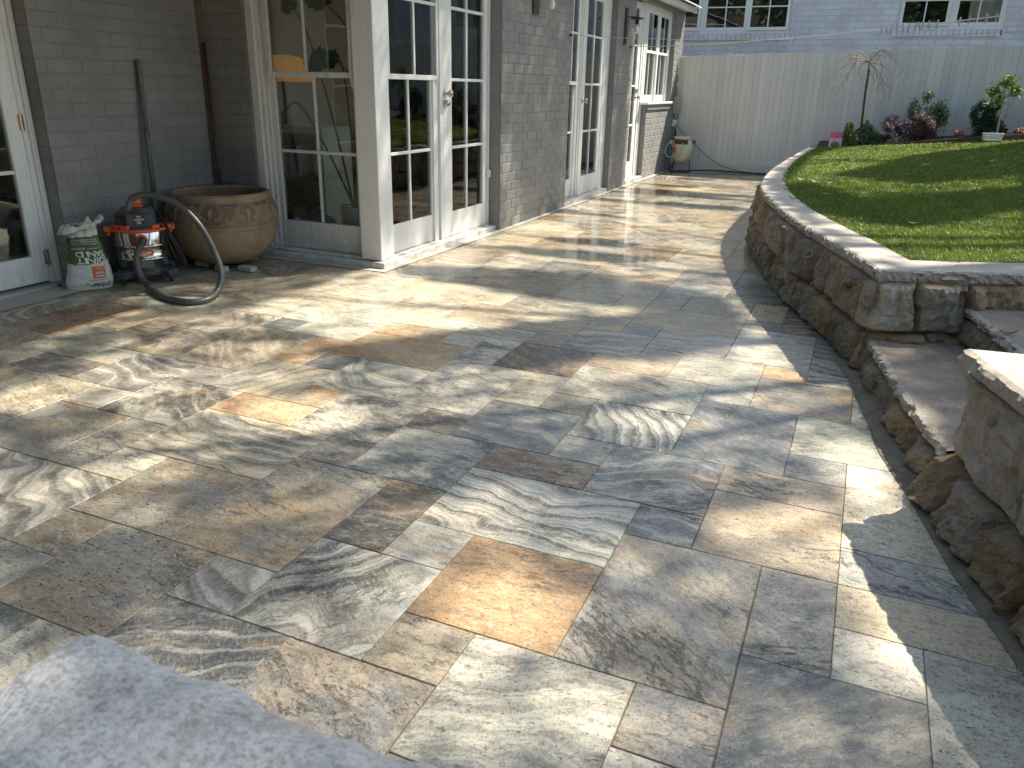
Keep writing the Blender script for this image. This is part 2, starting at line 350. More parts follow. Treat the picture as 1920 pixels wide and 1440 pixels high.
# ================================================================== THE GROUND
U = .2032
C = dict(w=(.60, .575, .51), c=(.56, .495, .385), g=(.39, .375, .34), b=(.20, .22, .235), t=(.50, .405, .29), o=(.47, .335, .205), d=(.17, .165, .16),
         n=(.27, .195, .13), k=(.38, .33, .265), l=(.33, .325, .315), y=(.60, .53, .40), e=(.48, .485, .42), r=(.47, .33, .23))
# (column, row, column end, row end, two colours, banding, pitting, angle in degrees)
T = [(-4,7,-2,9,'oo',0,.55,0),(-2,7,0,10,'kg',.1,.3,40),(0,8,1,10,'lg',.25,.5,-20),(0,5,2,8,'bg',.12,.3,-35),(1,8,2,9,'we',.1,.6,0),(1,9,3,10,'yc',0,.4,0),
 (1,10,3,11,'el',.1,.9,20),(2,6,4,9,'ge',0,.8,0),(1,11,3,14,'cw',0,.9,10),(-1,12,1,13,'kt',0,.5,0),(0,13,1,14,'bg',.1,.4,0),(0,14,2,16,'ee',.2,.4,-10),
 (-1,10,1,12,'kt',0,.6,0),(-2,13,0,16,'lb',.1,.2,30),(-3,11,-1,13,'be',.4,.3,-25),(-2,10,-1,11,'bl',.5,.1,20),(-5,9,-2,11,'we',1,.25,8),(-5,11,-3,12,'kn',.1,.6,0),
 (-4,12,-3,13,'lg',.1,.4,0),(-6,12,-4,14,'bl',.35,.2,5),(-6,14,-5,16,'ce',.1,.6,0),(-5,14,-4,15,'gk',0,.7,0),(-4,13,-2,15,'ge',1,.3,75),(-5,15,-2,17,'ke',.2,.9,30),
 (-2,16,-1,17,'lg',.5,.1,5),(-3,17,-1,19,'ke',0,.5,0),(-1,18,0,19,'ot',0,.2,0),(-1,16,1,18,'kl',0,.5,20),(1,16,2,18,'ee',.3,.4,0),(-2,19,0,22,'ew',.4,.4,-15),
 (0,18,2,20,'ed',.8,.4,10),(0,20,2,22,'el',.4,.2,-10),(-2,22,-1,23,'bk',.2,.3,0),(-1,22,1,24,'nk',.7,.2,10),(-1,24,0,25,'bb',0,0,0),(-5,21,-2,23,'tk',0,.4,0),
 (-4,19,-2,21,'gk',.3,.3,0),(-4,18,-3,19,'gk',.2,.3,0),(-5,17,-3,18,'tk',0,.4,0),(-6,18,-4,20,'bg',.6,.1,-5),(-5,20,-4,21,'bl',.2,.2,0),(-6,20,-5,22,'tl',0,.5,0),
 (-7,16,-5,18,'nd',.2,.2,30),(-8,19,-6,22,'gc',.3,.4,0),(-7,18,-6,19,'gl',.2,.3,0),(-9,18,-7,19,'we',.3,.3,20),(-8,16,-7,18,'wb',.3,.3,0),(-11,15,-8,17,'ot',0,.3,0),
 (-11,17,-9,18,'oy',0,.2,0),(-11,14,-10,15,'bb',0,.2,0),(-12,14,-11,16,'to',0,.4,0),(-10,13,-8,15,'we',.7,.2,30),(-12,12,-10,14,'wy',.55,.2,-55),(-10,12,-9,13,'kr',0,.3,0),
 (-11,11,-9,12,'rt',0,.4,0),(-9,11,-7,13,'wd',.3,.3,20),(-8,10,-7,11,'ld',.2,.4,0),(-7,12,-6,13,'dk',.2,.5,0),(-8,13,-6,16,'gw',.1,.9,20),(-7,10,-5,12,'wb',.3,.3,15),
 (-6,8,-5,10,'dn',.2,.5,0),(-5,8,-4,9,'wc',.1,.1,0),(-8,7,-6,10,'tg',.1,.4,15),(-10,7,-8,9,'kg',.1,1,0),(-11,9,-8,11,'yg',.7,.1,8),(-11,8,-10,9,'wy',.2,.3,0),
 (-12,8,-11,10,'kg',0,.8,0),(-13,6,-10,8,'wg',.9,.1,35),(-10,6,-9,7,'yk',.2,.3,0),(-9,5,-7,7,'gk',0,1,0),(-7,6,-6,7,'lg',.8,.2,15),(-6,6,-4,8,'ge',1,.2,-52),
 (-7,4,-5,6,'bl',.6,.4,-35),(-5,4,-3,6,'lk',.1,.7,20),(-4,6,-3,7,'ck',.15,.5,0),(-3,5,-1,7,'we',.45,.5,-20),(-1,6,0,7,'lk',.1,.4,0),(-1,5,0,6,'we',.2,.5,0),
 (-14,8,-12,10,'gk',.1,.6,20),(-13,10,-11,12,'dw',.5,.3,35),(-14,10,-13,11,'wr',.1,.3,0),(-15,11,-13,13,'gl',.7,.2,10),(-13,12,-12,13,'gl',.1,.6,0),(-14,13,-12,16,'kc',.35,.3,40),
 (-16,13,-14,15,'dk',.45,.4,40),(-18,14,-17,16,'yy',0,.3,0),(-20,13,-18,16,'rn',0,.3,0),(-18,12,-16,14,'ge',0,.4,0),(-16,12,-15,13,'ce',0,.6,0),(-17,11,-15,12,'dl',.2,.4,0),
 (-16,9,-14,11,'ce',.2,.7,20),(-14,16,-13,17,'bb',0,0,0),(-13,16,-11,18,'we',.15,.6,0),(-12,18,-10,20,'yw',.3,.1,-60),(-13,18,-12,19,'we',.2,.3,0),(-10,19,-8,21,'yk',0,.4,0),
 (-10,18,-9,19,'ew',.2,.3,0),(-9,17,-8,18,'we',.2,.3,0)]
occ = set()
for t in T:
    for i in range(t[0], t[2]):
        for j in range(t[1], t[3]): occ.add((i, j))
tr = random.Random(5)
pairs = ['wc','ce','kc','cw','tk','yc','kg','gw','tc','we','lg','ct','yt','kt','wk','gb','ok','eg','cy','nk']
for j in range(-3, 72):
    for i in range(-26, 12):
        if (i, j) in occ: continue
        sz = [(3,2),(2,3),(2,2),(2,2),(2,1),(1,2)]; tr.shuffle(sz); sz.append((2,1)); sz.append((1,1))
        for (a, b) in sz:
            cells = [(i+p, j+q) for p in range(a) for q in range(b)]
            if any(cc in occ for cc in cells): continue
            occ.update(cells)
            T.append((i, j, i+a, j+b, tr.choice(pairs), max(0, tr.gauss(.15, .3)), tr.uniform(.1, .9), tr.choice([0, 0, 10, 25, -20, 60]))); break
V = []; F = []; a_ca = []; a_cb = []; a_pp = []; a_of = []; a_an = []
for k, (i0, j0, i1, j1, cc, band, pit, ang) in enumerate(T):
    g = .0016; ch = .0012
    x0, x1 = (i0-.43)*U+g, (i1-.43)*U-g; y0, y1 = (j0+.06)*U+g, (j1+.06)*U-g
    x0 += tr.uniform(-.0012, .0012); y0 += tr.uniform(-.0012, .0012); x1 += tr.uniform(-.0012, .0012); y1 += tr.uniform(-.0012, .0012)
    b = len(V); dz = [tr.uniform(-.0007, .0007) for _ in range(4)]
    # wobbly arrises: eight rim points a side
    def rim(ins, z):
        pts = []
        for (ax, ay), (bx, by), (nx, ny) in (((x0,y0),(x1,y0),(0,1)),((x1,y0),(x1,y1),(-1,0)),((x1,y1),(x0,y1),(0,-1)),((x0,y1),(x0,y0),(1,0))):
            for s in range(8):
                f = s/8; wob = ins+(0 if s == 0 else .0011*noise.noise(Vector((ax*9+f*7, ay*9+f*5, k))))
                px, py = ax+(bx-ax)*f+nx*wob, ay+(by-ay)*f+ny*wob
                if s == 0:
                    px += (ins if nx == 0 and bx > ax else 0)-(ins if nx == 0 and bx < ax else 0); py += (ins if ny == 0 and by > ay else 0)-(ins if ny == 0 and by < ay else 0)
                u = (px-x0)/(x1-x0); v = (py-y0)/(y1-y0)
                pts.append((px, py, z+dz[0]*(1-u)*(1-v)+dz[1]*u*(1-v)+dz[2]*u*v+dz[3]*(1-u)*v))
        return pts
    r_lo, r_mid, r_hi = rim(0, -.012), rim(0, -ch), rim(ch, 0)
    V += r_lo+r_mid+r_hi; c0 = len(V); V.append(((x0+x1)/2, (y0+y1)/2, sum(dz)/4))
    nf = 0
    for s in range(32):
        s2 = (s+1) % 32
        F.append((b+s, b+s2, b+32+s2, b+32+s)); F.append((b+32+s, b+32+s2, b+64+s2, b+64+s)); F.append((b+64+s, b+64+s2, c0, c0)); nf += 3
    jit = tr.uniform(.9, 1.08); h1 = [x*jit for x in C[cc[0]]]; h2 = [x*jit for x in C[cc[1]]]
    of = (tr.uniform(-40, 40), tr.uniform(-40, 40), tr.uniform(-9, 9))
    a_ca += [(*h1, 1)]*nf; a_cb += [(*h2, 1)]*nf; a_pp += [(min(1, band), pit, 1.0)]*nf; a_of += [of]*nf; a_an += [R(ang)]*nf
# the fan faces are triangles, so write the mesh by hand
tri = [f[:3] if f[2] == f[3] else f for f in F]
me = bpy.data.meshes.new('stone_paving'); me.from_pydata(V, [], tri)
for nme, typ, dat, key in (('ca','FLOAT_COLOR',a_ca,'color'),('cb','FLOAT_COLOR',a_cb,'color'),('pp','FLOAT_VECTOR',a_pp,'vector'),('off','FLOAT_VECTOR',a_of,'vector'),('ang','FLOAT',a_an,'value')):
    a = me.attributes.new(nme, typ, 'FACE'); a.data.foreach_set(key, np.array(dat, dtype=np.float32).ravel())
me.materials.append(M['trav']); pav = bpy.data.objects.new('stone_paving', me); col.objects.link(pav); tag(pav, kind='structure')
b = MB(); b.box((-30, -30, -.3), (40, 50, -.0035)); gr = b.build('ground', M['grout']); tag(gr, kind='structure')

# ================================================================== FACADE TOOLS
class Fac:            # u along the wall, w out of the wall, z up
    def __init__(s, axis, c): s.axis = axis; s.c = c
    def P(s, u, w, z): return Vector((s.c+w, u, z)) if s.axis == 'x' else Vector((u, s.c-w, z))
    def box(s, mb, u0, u1, w0, w1, z0, z1): mb.box(s.P(u0, w0, z0), s.P(u1, w1, z1))
def bricks(fac, rects, name, mats, parent, L=.24, h=.086, holes=(), phase=0, depth=.11):
    """painted stretcher-bond wall: every brick a chamfered lump, 4 mm proud of its joints"""
    V = []; F = []; lv = []; mi = []
    rr = random.Random(int(abs(rects[0][0]*97+rects[0][2]*13+fac.c*31))+3)
    def addb(p, fs, l, mt):
        b = len(V); V.extend(p); F.extend([tuple(q+b for q in f) for f in fs]); lv.extend([l]*len(fs)); mi.extend([mt]*len(fs))
    for (u0, u1, z0, z1) in rects:
        P = [fac.P(a, w_, z) for w_ in (-depth, -.004) for (a, z) in ((u0, z0), (u1, z0), (u1, z1), (u0, z1))]
        addb(P, [(0,1,2,3),(7,6,5,4),(0,4,5,1),(1,5,6,2),(2,6,7,3),(3,7,4,0)], .5, 1)
        row = int(math.floor(z0/h+.01))
        while row*h < z1-.01:
            za, zb = max(row*h, z0)+.004, min((row+1)*h, z1)-.004
            u = math.floor((u0-phase)/L)*L+phase-(L/2 if row % 2 else 0)
            while u < u1:
                a, c = max(u, u0), min(u+L, u1)
                if c-a > .006 and zb-za > .01:
                    a2, c2 = a+(.004 if a > u0+.001 else 0), c-(.004 if c < u1-.001 else 0)
                    w_ = rr.uniform(-.0012, .0012); ch = .004; j = [rr.uniform(-.0014, .0014) for _ in range(4)]
                    p = [fac.P(a2, -.008, za), fac.P(c2, -.008, za), fac.P(c2, -.008, zb), fac.P(a2, -.008, zb),
                         fac.P(a2, w_-ch+.001, za+j[0]), fac.P(c2, w_-ch+.001, za+j[1]), fac.P(c2, w_-ch+.001, zb+j[2]), fac.P(a2, w_-ch+.001, zb+j[3]),
                         fac.P(a2+ch, w_, za+ch), fac.P(c2-ch, w_, za+ch+j[1]), fac.P(c2-ch, w_+.0006, zb-ch), fac.P(a2+ch, w_, zb-ch+j[3])]
                    addb(p, [(0,1,5,4),(1,2,6,5),(2,3,7,6),(3,0,4,7),(4,5,9,8),(5,6,10,9),(6,7,11,10),(7,4,8,11),(8,9,10,11)], rr.random()**2, 0)
                u += L
            row += 1
    V = [Vector(v) for v in V]; off = base_of(parent)
    me = bpy.data.meshes.new(name); me.from_pydata([v-off for v in V], [], F)
    me.polygons.foreach_set('use_smooth', [False]*len(me.polygons)); a = me.attributes.new('lv', 'FLOAT', 'FACE'); a.data.foreach_set('value', np.array(lv, dtype=np.float32))
    for mm in mats: me.materials.append(mm)
    me.polygons.foreach_set('material_index', mi); me.update()
    bmx = bmesh.new(); bmx.from_mesh(me); bmesh.ops.recalc_face_normals(bmx, faces=bmx.faces); bmx.to_mesh(me); bmx.free()
    o = bpy.data.objects.new(name, me); col.objects.link(o); o.parent = parent; return o
def sash(fac, mb, gl, u0, u1, z0, z1, st=(.05, .05), rails=(.06, .06), bars=(), mull=(), w=.0, d=.04, bw=.022):
    """timber sash: stiles, rails, glazing bars into mb; the panes as one sheet into gl"""
    fac.box(mb, u0, u0+st[0], w-d, w, z0, z1); fac.box(mb, u1-st[1], u1, w-d, w, z0, z1)
    fac.box(mb, u0+st[0], u1-st[1], w-d+.001, w-.001, z0, z0+rails[0]); fac.box(mb, u0+st[0], u1-st[1], w-d+.001, w-.001, z1-rails[1], z1)
    for zb in bars:
        if z0+rails[0] < zb < z1-rails[1]: fac.box(mb, u0+st[0], u1-st[1], w-d+.006, w-.004, zb-bw/2, zb+bw/2)
    for um in mull: fac.box(mb, um-bw/2, um+bw/2, w-d+.009, w-.006, z0+rails[0], z1-rails[1])
    a = fac.P(u0+st[0]-.004, w-d/2-.002, z0+rails[0]-.004); b_ = fac.P(u1-st[1]+.004, w-d/2+.002, z1-rails[1]+.004); gl.box(a, b_)
def knob(fac, u, w, z, parent, name='door_knob'):
    k = MB(); rot = Matrix.Rotation(R(90), 3, 'Y') if fac.axis == 'x' else Matrix.Rotation(R(90), 3, 'X')
    k.lathe([(.0001, 0), (.027, 0), (.025, .006), (.010, .008), (.009, .03), (.018, .034), (.029, .046), (.030, .056), (.022, .068), (.0001, .072)], fac.P(u, w, z), 24, rot)
    return k.build(name, M['chrome'], parent, smooth=True)
BARS = (.785, 1.31, 1.835)

# ================================================================== THE HOUSE
house = thing('house', (-3.05, 8, 0), 'grey painted brick house with white multi pane french doors along the terrace', 'house')
XW = -3.05
FW = Fac('x', XW)
ZT = 2.46
for r_ in [(6.75, 8.54, 0, ZT), (10.19, 11.02, 0, ZT), (11.91, 13.398, 0, 1.06), (13.40, 14.0, 0, ZT)]: bricks(FW, [r_], 'wall', [M['brick'], M['joint']], house, L=.242)
FB = Fac('x', -4.60)
bricks(FB, [(3.465, 4.80, 0, ZT)], 'wall', [M['brick'], M['joint']], house, L=.24, phase=.06)
bricks(FB, [(-3.0, 1.55, 0, ZT)], 'wall', [M['brick'], M['joint']], house, L=.24, phase=.06)
FR = Fac('y', 4.85)
bricks(FR, [(-4.60, -4.215, 0, ZT)], 'wall', [M['brick'], M['joint']], house, L=.24)
# reveals: brick ends turned into the openings
def reveal(u, z0, z1, d, face):
    f = Fac('y', u) if face < 0 else None
    if face < 0: bricks(Fac('y', u), [(XW-d, XW-.009, z0, z1)], 'reveal', [M['brick'], M['joint']], house, L=.115*2)
reveal(6.748, 0, ZT, .16, -1); reveal(10.188, 0, ZT, .16, -1); reveal(11.908, 0, 1.06, .16, -1); reveal(13.398, 1.06, ZT, .16, -1)
bricks(Fac('y', 3.463), [(-4.75, -4.609, 0, ZT)], 'reveal', [M['brick'], M['joint']], house, L=.23)
b = MB(); b.box((-8, 14.0, 0), (XW-.012, 14.012, 2.6)); b.build('end_wall', M['brick'], house)
for q_ in [((-3.16, 8.54, 2.36), (XW, 10.19, ZT)), ((-3.16, 11.02, 2.40), (XW, 13.4, ZT))]: b = MB(); b.box(*q_); b.build('lintel', M['brick'], house)
# roof, soffit, corrugated edge
M['dsof'] = simple('recess_dimming_soffit', (.07, .055, .045), .7)  # unseen underside, darkened to cut bounce light in the recess
b = MB(); b.box((-4.8, 4.70, ZT), (-2.895, 14.02, ZT+.02)); b.box((-2.895, 4.70, ZT-.03), (-2.87, 14.02, ZT+.045)); b.build('soffit', M['white'], house)
b = MB(); b.box((-4.8, -3, ZT), (-2.66, 4.698, ZT+.02)); b.box((-2.66, -3, ZT-.14), (-2.635, 4.70, ZT+.045)); b.build('soffit', M['dsof'], house)  # recess soffit and dropped fascia, out of view, deepened to shade the recess
b = MB(); b.add([(-2.58, -3, ZT+.03), (-2.58, 4.70, ZT+.03), (-6.4, 4.70, ZT+1.4), (-6.4, -3, ZT+1.4)], [(0, 1, 2, 3)]); b.build('roof', M['tin'], house)  # unseen recess overhang, lengthened for more shade below
ys = np.arange(4.705, 14.06, .0095); V = []; F = []
for i, yy in enumerate(ys):
    zz = .0105*math.sin(2*math.pi*yy/.076)
    for (xx, z_) in ((-2.80, ZT+.055), (-2.80, ZT+.0485), (-6.5, ZT+1.45)):
        V.append((xx, yy, z_+zz))
    if i:
        a = (i-1)*3; F += [(a, a+3, a+4, a+1), (a, a+2, a+5, a+3)]
mesh_np('roof', V, F, M['tin'], house)
# white timber group of the bay: corner post, glazed side, french window and door
b = MB(); b.box((-3.30, 4.84, .052), (-3.13, 5.02, ZT)); post = b.build('corner_post', M['white'], house, bevel=.004)
b = MB(); b.box((-3.20, 4.80, .0), (-3.085, 6.80, .047)); b.box((-3.20, 5.02, .047), (-3.13, 6.79, .056)); b.build('door_sill', M['sill'], house, bevel=.005, seg=2)
b = MB(); b.box((-4.25, 4.80, 0), (-3.205, 4.93, .042)); b.box((-4.20, 4.855, .042), (-3.30, 4.93, .062)); b.build('window_sill', M['old'], house, bevel=.007, seg=2)
FS = Fac('y', 4.90)
b = MB(); g_ = MB()
FS.box(b, -4.215, -4.15, -.06, .03, .062, ZT); FS.box(b, -4.150, -4.118, -.06, .012, .062, ZT); FS.box(b, -4.118, -4.085, -.06, -.006, .062, ZT)
FS.box(b, -3.34, -3.30, -.06, .01, .062, ZT); FS.box(b, -4.085, -3.34, -.06, .0, 2.36, ZT)
sash(FS, b, g_, -4.083, -3.342, .066, 1.335, (.042, .022), (.205, .03), BARS, (-3.70,), w=-.022, d=.035)
sash(FS, b, g_, -4.083, -3.342, 1.300, 2.36, (.048, .026), (.036, .06), BARS, (-3.735,), w=.010, d=.030)
for u in (-4.075, -3.352):                                          # horns under the meeting rail
    for q in range(4): FS.box(b, u-.014+q*.001, u+.014-q*.002, -.015, .008-q*.004, 1.235+.016*(3-q)-.002*q, 1.300-.0005*q)
wn = b.build('window', M['old'], house, bevel=.003); g_.build('glass_pane', M['glass'], wn)
b = MB(); b.box((-3.52, 4.868, .066), (-3.345, 4.874, .11)); 
FD = Fac('x', -3.155)
b = MB(); g_ = MB()
FD.box(b, 5.72, 5.80, -.08, -.012, .056, ZT); FD.box(b, 5.80, 5.845, -.08, .006, .056, ZT); FD.box(b, 5.02, 5.05, -.08, -.005, .056, ZT)
sash(FD, b, g_, 5.05, 5.755, .06, 1.335, (.03, .045), (.21, .03), BARS, (5.385,), w=-.028, d=.035)
sash(FD, b, g_, 5.05, 5.795, 1.300, 2.36, (.035, .03), (.036, .06), BARS, (5.44,), w=.0, d=.028)
for q in range(4): FD.box(b, 5.765+q*.002, 5.792-q*.001, -.02, -.002-q*.004, 1.225+.018*(3-q)-.002*q, 1.300-.0005*q)
FD.box(b, 5.05, 5.80, -.08, -.002, 2.36, ZT)
wn = b.build('window', M['white'], house, bevel=.003); g_.build('glass_pane', M['glass'], wn)
b = MB(); g_ = MB()
sash(FD, b, g_, 5.848, 6.655, .06, 2.36, (.155, .055), (.20, .09), BARS, (6.29,), w=.004, d=.04)
dr = b.build('french_door', M['white'], house, bevel=.003); g_.build('glass_pane', M['glass'], dr)
knob(FD, 5.885, .004, 1.205, dr)
k = MB(); rot = Matrix.Rotation(R(90), 3, 'Y'); k.lathe([(.0001, 0), (.030, 0), (.030, .01), (.025, .03), (.019, .036), (.0001, .038)], FD.P(5.885, .004, 1.13), 24, rot); k.build('door_lock', M['chrome'], dr, smooth=True)
b = MB(); FD.box(b, 6.658, 6.70, -.06, -.008, .056, ZT); FD.box(b, 6.70, 6.722, -.06, .004, .056, ZT); FD.box(b, 6.722, 6.748, -.06, -.004, .056, ZT); fr = b.build('door_frame', M['white'], house, bevel=.003)
k = MB(); FD.box(k, 6.668, 6.712, .004, .012, .475, .555); FD.box(k, 6.712, 6.735, .006, .02, .485, .55); k.build('hinge', M['white'], fr, bevel=.002)
# second opening
F2 = Fac('x', -3.135)
b = MB(); b.box((-3.24, 8.545, 0), (-3.055, 10.182, .045)); b.build('door_sill', M['sill'], house, bevel=.005, seg=2)
b = MB(); g_ = MB()
F2.box(b, 8.545, 8.62, -.06, .0, .045, 2.36); F2.box(b, 9.04, 9.13, -.06, -.016, .045, 2.36); F2.box(b, 9.13, 9.175, -.06, -.004, .045, 2.36); F2.box(b, 8.62, 9.04, -.06, -.003, 2.28, 2.36)
sash(F2, b, g_, 8.62, 9.04, .05, 1.335, (.05, .05), (.21, .03), BARS, (8.84,), w=-.028, d=.035); sash(F2, b, g_, 8.62, 9.04, 1.300, 2.28, (.05, .04), (.036, .05), BARS, (8.84,), w=.0, d=.028)
for q in range(4): F2.box(b, 9.0+q*.002, 9.03-q*.001, -.02, -.002-q*.004, 1.225+.018*(3-q)-.002*q, 1.300-.0005*q)
wn = b.build('window', M['white'], house, bevel=.003); g_.build('glass_pane', M['glass'], wn)
b = MB(); g_ = MB()
sash(F2, b, g_, 9.178, 9.935, .05, 2.30, (.12, .06), (.215, .08), BARS, (9.59,), w=.004, d=.04)
dr = b.build('french_door', M['white'], house, bevel=.003); g_.build('glass_pane', M['glass'], dr); knob(F2, 9.215, .004, 1.13, dr)
k = MB(); k.lathe([(.0001, 0), (.028, 0), (.028, .006), (.0001, .008)], (0, 0, 0), 20); kk = k.build('door_plate', M['chrome'], dr, local=True); kk.rotation_euler = (0, R(90), 0); kk.scale = (2.6, 1, 1); kk.location = F2.P(9.66, -.05, 1.55)-base_of(dr)
b = MB(); F2.box(b, 9.938, 9.99, -.06, -.002, .045, 2.36); F2.box(b, 9.99, 10.08, -.06, .004, .045, 2.36); F2.box(b, 10.08, 10.182, -.06, .010, .045, 2.36); F2.box(b, 9.178, 9.938, -.06, .0, 2.302, 2.36); b.build('door_frame', M['white'], house, bevel=.003)
# third door and the kitchen window beside it
F3 = Fac('x', -3.13)
b = MB(); b.box((-3.24, 11.025, 0), (-3.04, 11.90, .055)); b.build('door_sill', M['conc'], house, bevel=.008, seg=2)
b = MB(); F3.box(b, 11.025, 11.09, -.06, .0, .055, 2.40); F3.box(b, 11.64, 11.70, -.06, -.01, .055, 2.40); F3.box(b, 11.70, 11.74, -.06, .004, .055, 2.40); F3.box(b, 11.74, 11.80, -.06, -.004, .055, 2.40); F3.box(b, 11.80, 11.90, -.06, .006, .055, 2.40); b.build('door_frame', M['white'], house, bevel=.003)
b = MB(); g_ = MB(); sash(F3, b, g_, 11.092, 11.638, .06, 2.38, (.10, .10), (.22, .08), BARS, (11.36,), w=-.006, d=.04)
dr = b.build('french_door', M['white'], house, bevel=.003); g_.build('glass_pane', M['glass'], dr); knob(F3, 11.56, -.006, 1.16, dr)
k = MB(); F3.box(k, 11.50, 11.60, -.006, .012, 1.215, 1.275); k.build('door_lock', M['chrome'], dr, bevel=.004)
b = MB(); b.box((-3.14, 11.80, 1.062), (-3.0, 13.42, 1.095)); b.build('window_sill', M['sill'], house, bevel=.006, seg=2)
b = MB()
for q in range(19):
    y0 = 11.92+q*.079; b.box((-3.06, y0, .985), (-3.028, y0+.074, 1.058))
b.build('sill_bricks', M['brick'], house, bevel=.003)
b = MB(); g_ = MB(); F3.box(b, 11.902, 11.96, -.06, .012, 1.095, 2.40); F3.box(b, 12.60, 12.68, -.06, .006, 1.095, 2.40); F3.box(b, 13.31, 13.395, -.06, .012, 1.095, 2.40); F3.box(b, 11.96, 13.31, -.06, .014, 2.34, 2.40)
for (ua, ub) in ((11.962, 12.598), (12.682, 13.308)):
    sash(F3, b, g_, ua, ub, 1.10, 1.80, (.05, .05), (.09, .03), (), ((ua+ub)/2,), w=-.02, d=.035); sash(F3, b, g_, ua, ub, 1.765, 2.34, (.05, .05), (.036, .05), (), ((ua+ub)/2,), w=.004, d=.022)
wn = b.build('window', M['white'], house, bevel=.003); g_.build('glass_pane', M['glass'], wn)
# the left french door, in the back wall of the recess
FL = Fac('x', -4.715)
b = MB(); g_ = MB(); sash(FL, b, g_, 2.45, 3.385, .035, 2.36, (.095, .095), (.17, .09), (.72, 1.24, 1.76), (2.92,), w=.0, d=.04)
dl = b.build('french_door', M['white'], house, bevel=.003); g_.build('glass_pane', M['glass'], dl)
for zc in (.185, 1.005):
    k = MB(); k.lathe([(.0065, -.055), (.0065, .055)], FL.P(3.388, .004, zc), 10); FL.box(k, 3.37, 3.405, .0, .003, zc-.045, zc+.045); k.build('hinge', M['chrome'], dl)
b = MB(); FL.box(b, 3.389, 3.425, -.05, -.003, .02, ZT); FL.box(b, 3.425, 3.46, -.05, .012, .02, ZT); FL.box(b, 1.56, 2.447, -.05, .0, .02, ZT); FL.box(b, 2.447, 3.389, -.05, .002, 2.37, ZT); b.build('door_frame', M['white'], house, bevel=.003)
b = MB(); b.box((-4.80, 1.56, 0), (-4.655, 3.46, .018)); b.build('door_sill', M['conc'], house)
# rooms behind the glass
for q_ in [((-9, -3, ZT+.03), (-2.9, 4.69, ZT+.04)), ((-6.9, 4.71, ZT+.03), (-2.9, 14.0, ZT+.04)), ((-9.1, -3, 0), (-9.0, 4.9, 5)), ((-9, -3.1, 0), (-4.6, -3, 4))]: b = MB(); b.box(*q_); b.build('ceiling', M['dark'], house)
b = MB(); b.box((-6.6, 4.96, -.02), (-3.20, 10.9, .05)); b.build('room_floor', M['wfloor'], house)
for q_ in [((-6.7, 4.96, 0), (-6.6, 5.1, ZT)), ((-6.7, 8.0, 0), (-6.6, 10.9, ZT)), ((-6.7, 5.1, 2.35), (-6.6, 8.0, ZT)), ((-6.6, 8.05, 0), (-3.20, 8.12, ZT-.01)), ((-6.6, 10.9, .0), (-3.20, 11.0, ZT-.01)), ((-6.6, 4.86, 0), (-4.60, 4.96, ZT-.01)), ((-4.60, 4.962, 0), (-4.22, 4.99, ZT-.01)), ((-7.6, 1.2, 0), (-7.5, 4.86, ZT)), ((-7.5, 1.1, 0), (-4.73, 1.2, ZT-.01)), ((-9, 4.80, 0), (-6.62, 4.86, ZT+.025)), ((-6.6, 13.95, 0), (-3.16, 14.0, ZT))]: b = MB(); b.box(*q_); b.build('room_wall', M['room'], house)  # gap added in the unseen back wall lets daylight onto the shelves
b = MB(); b.box((-7.6, 1.2, -.02), (-4.80, 4.85, .02)); b.build('room_floor', M['wfloor'], house)
def curtain(u0, u1, x, z0, z1, parent, pitch=.07, amp=.014):
    V = []; F = []; n_ = int((u1-u0)/.008)
    for i in range(n_+1):
        u = u0+(u1-u0)*i/n_; xx = x+amp*math.sin(2*math.pi*u/pitch+.6*math.sin(u*9))
        V += [(xx, u, z0), (xx, u, z1)]
        if i: a = 2*(i-1); F.append((a, a+2, a+3, a+1))
    return mesh_np('curtain', V, F, M['curtain'], parent, smooth=True)
curtain(8.6, 10.0, -3.25, .06, 2.35, house); curtain(11.1, 13.35, -3.25, .06, 2.38, house, .09); 

# ------------------------------------------------------------------ light concrete strip round the house foot
def strip(name, pts, mat, z0=.0045, z1=.0045):
    V = [(p[0], p[1], z0) for p in pts[0]]+[(p[0], p[1], z1) for p in pts[1]]; n_ = len(pts[0])
    b = MB(); b.add(V, [(i, i+1, n_+i+1, n_+i) for i in range(n_-1)]); return tag(b.build(name, mat), kind='structure')
strip('concrete_edge', ([(-4.40, -2), (-4.40, 3.2), (-4.44, 4.60), (-4.30, 4.70), (-3.03, 4.72), (-3.0, 6.7), (-2.995, 8.6), (-2.99, 13.9)], [(-4.85, -2), (-4.85, 3.3), (-4.62, 4.84), (-4.3, 4.9), (-3.10, 4.86), (-3.12, 6.7), (-3.12, 8.6), (-3.12, 13.9)]), M['conc'])

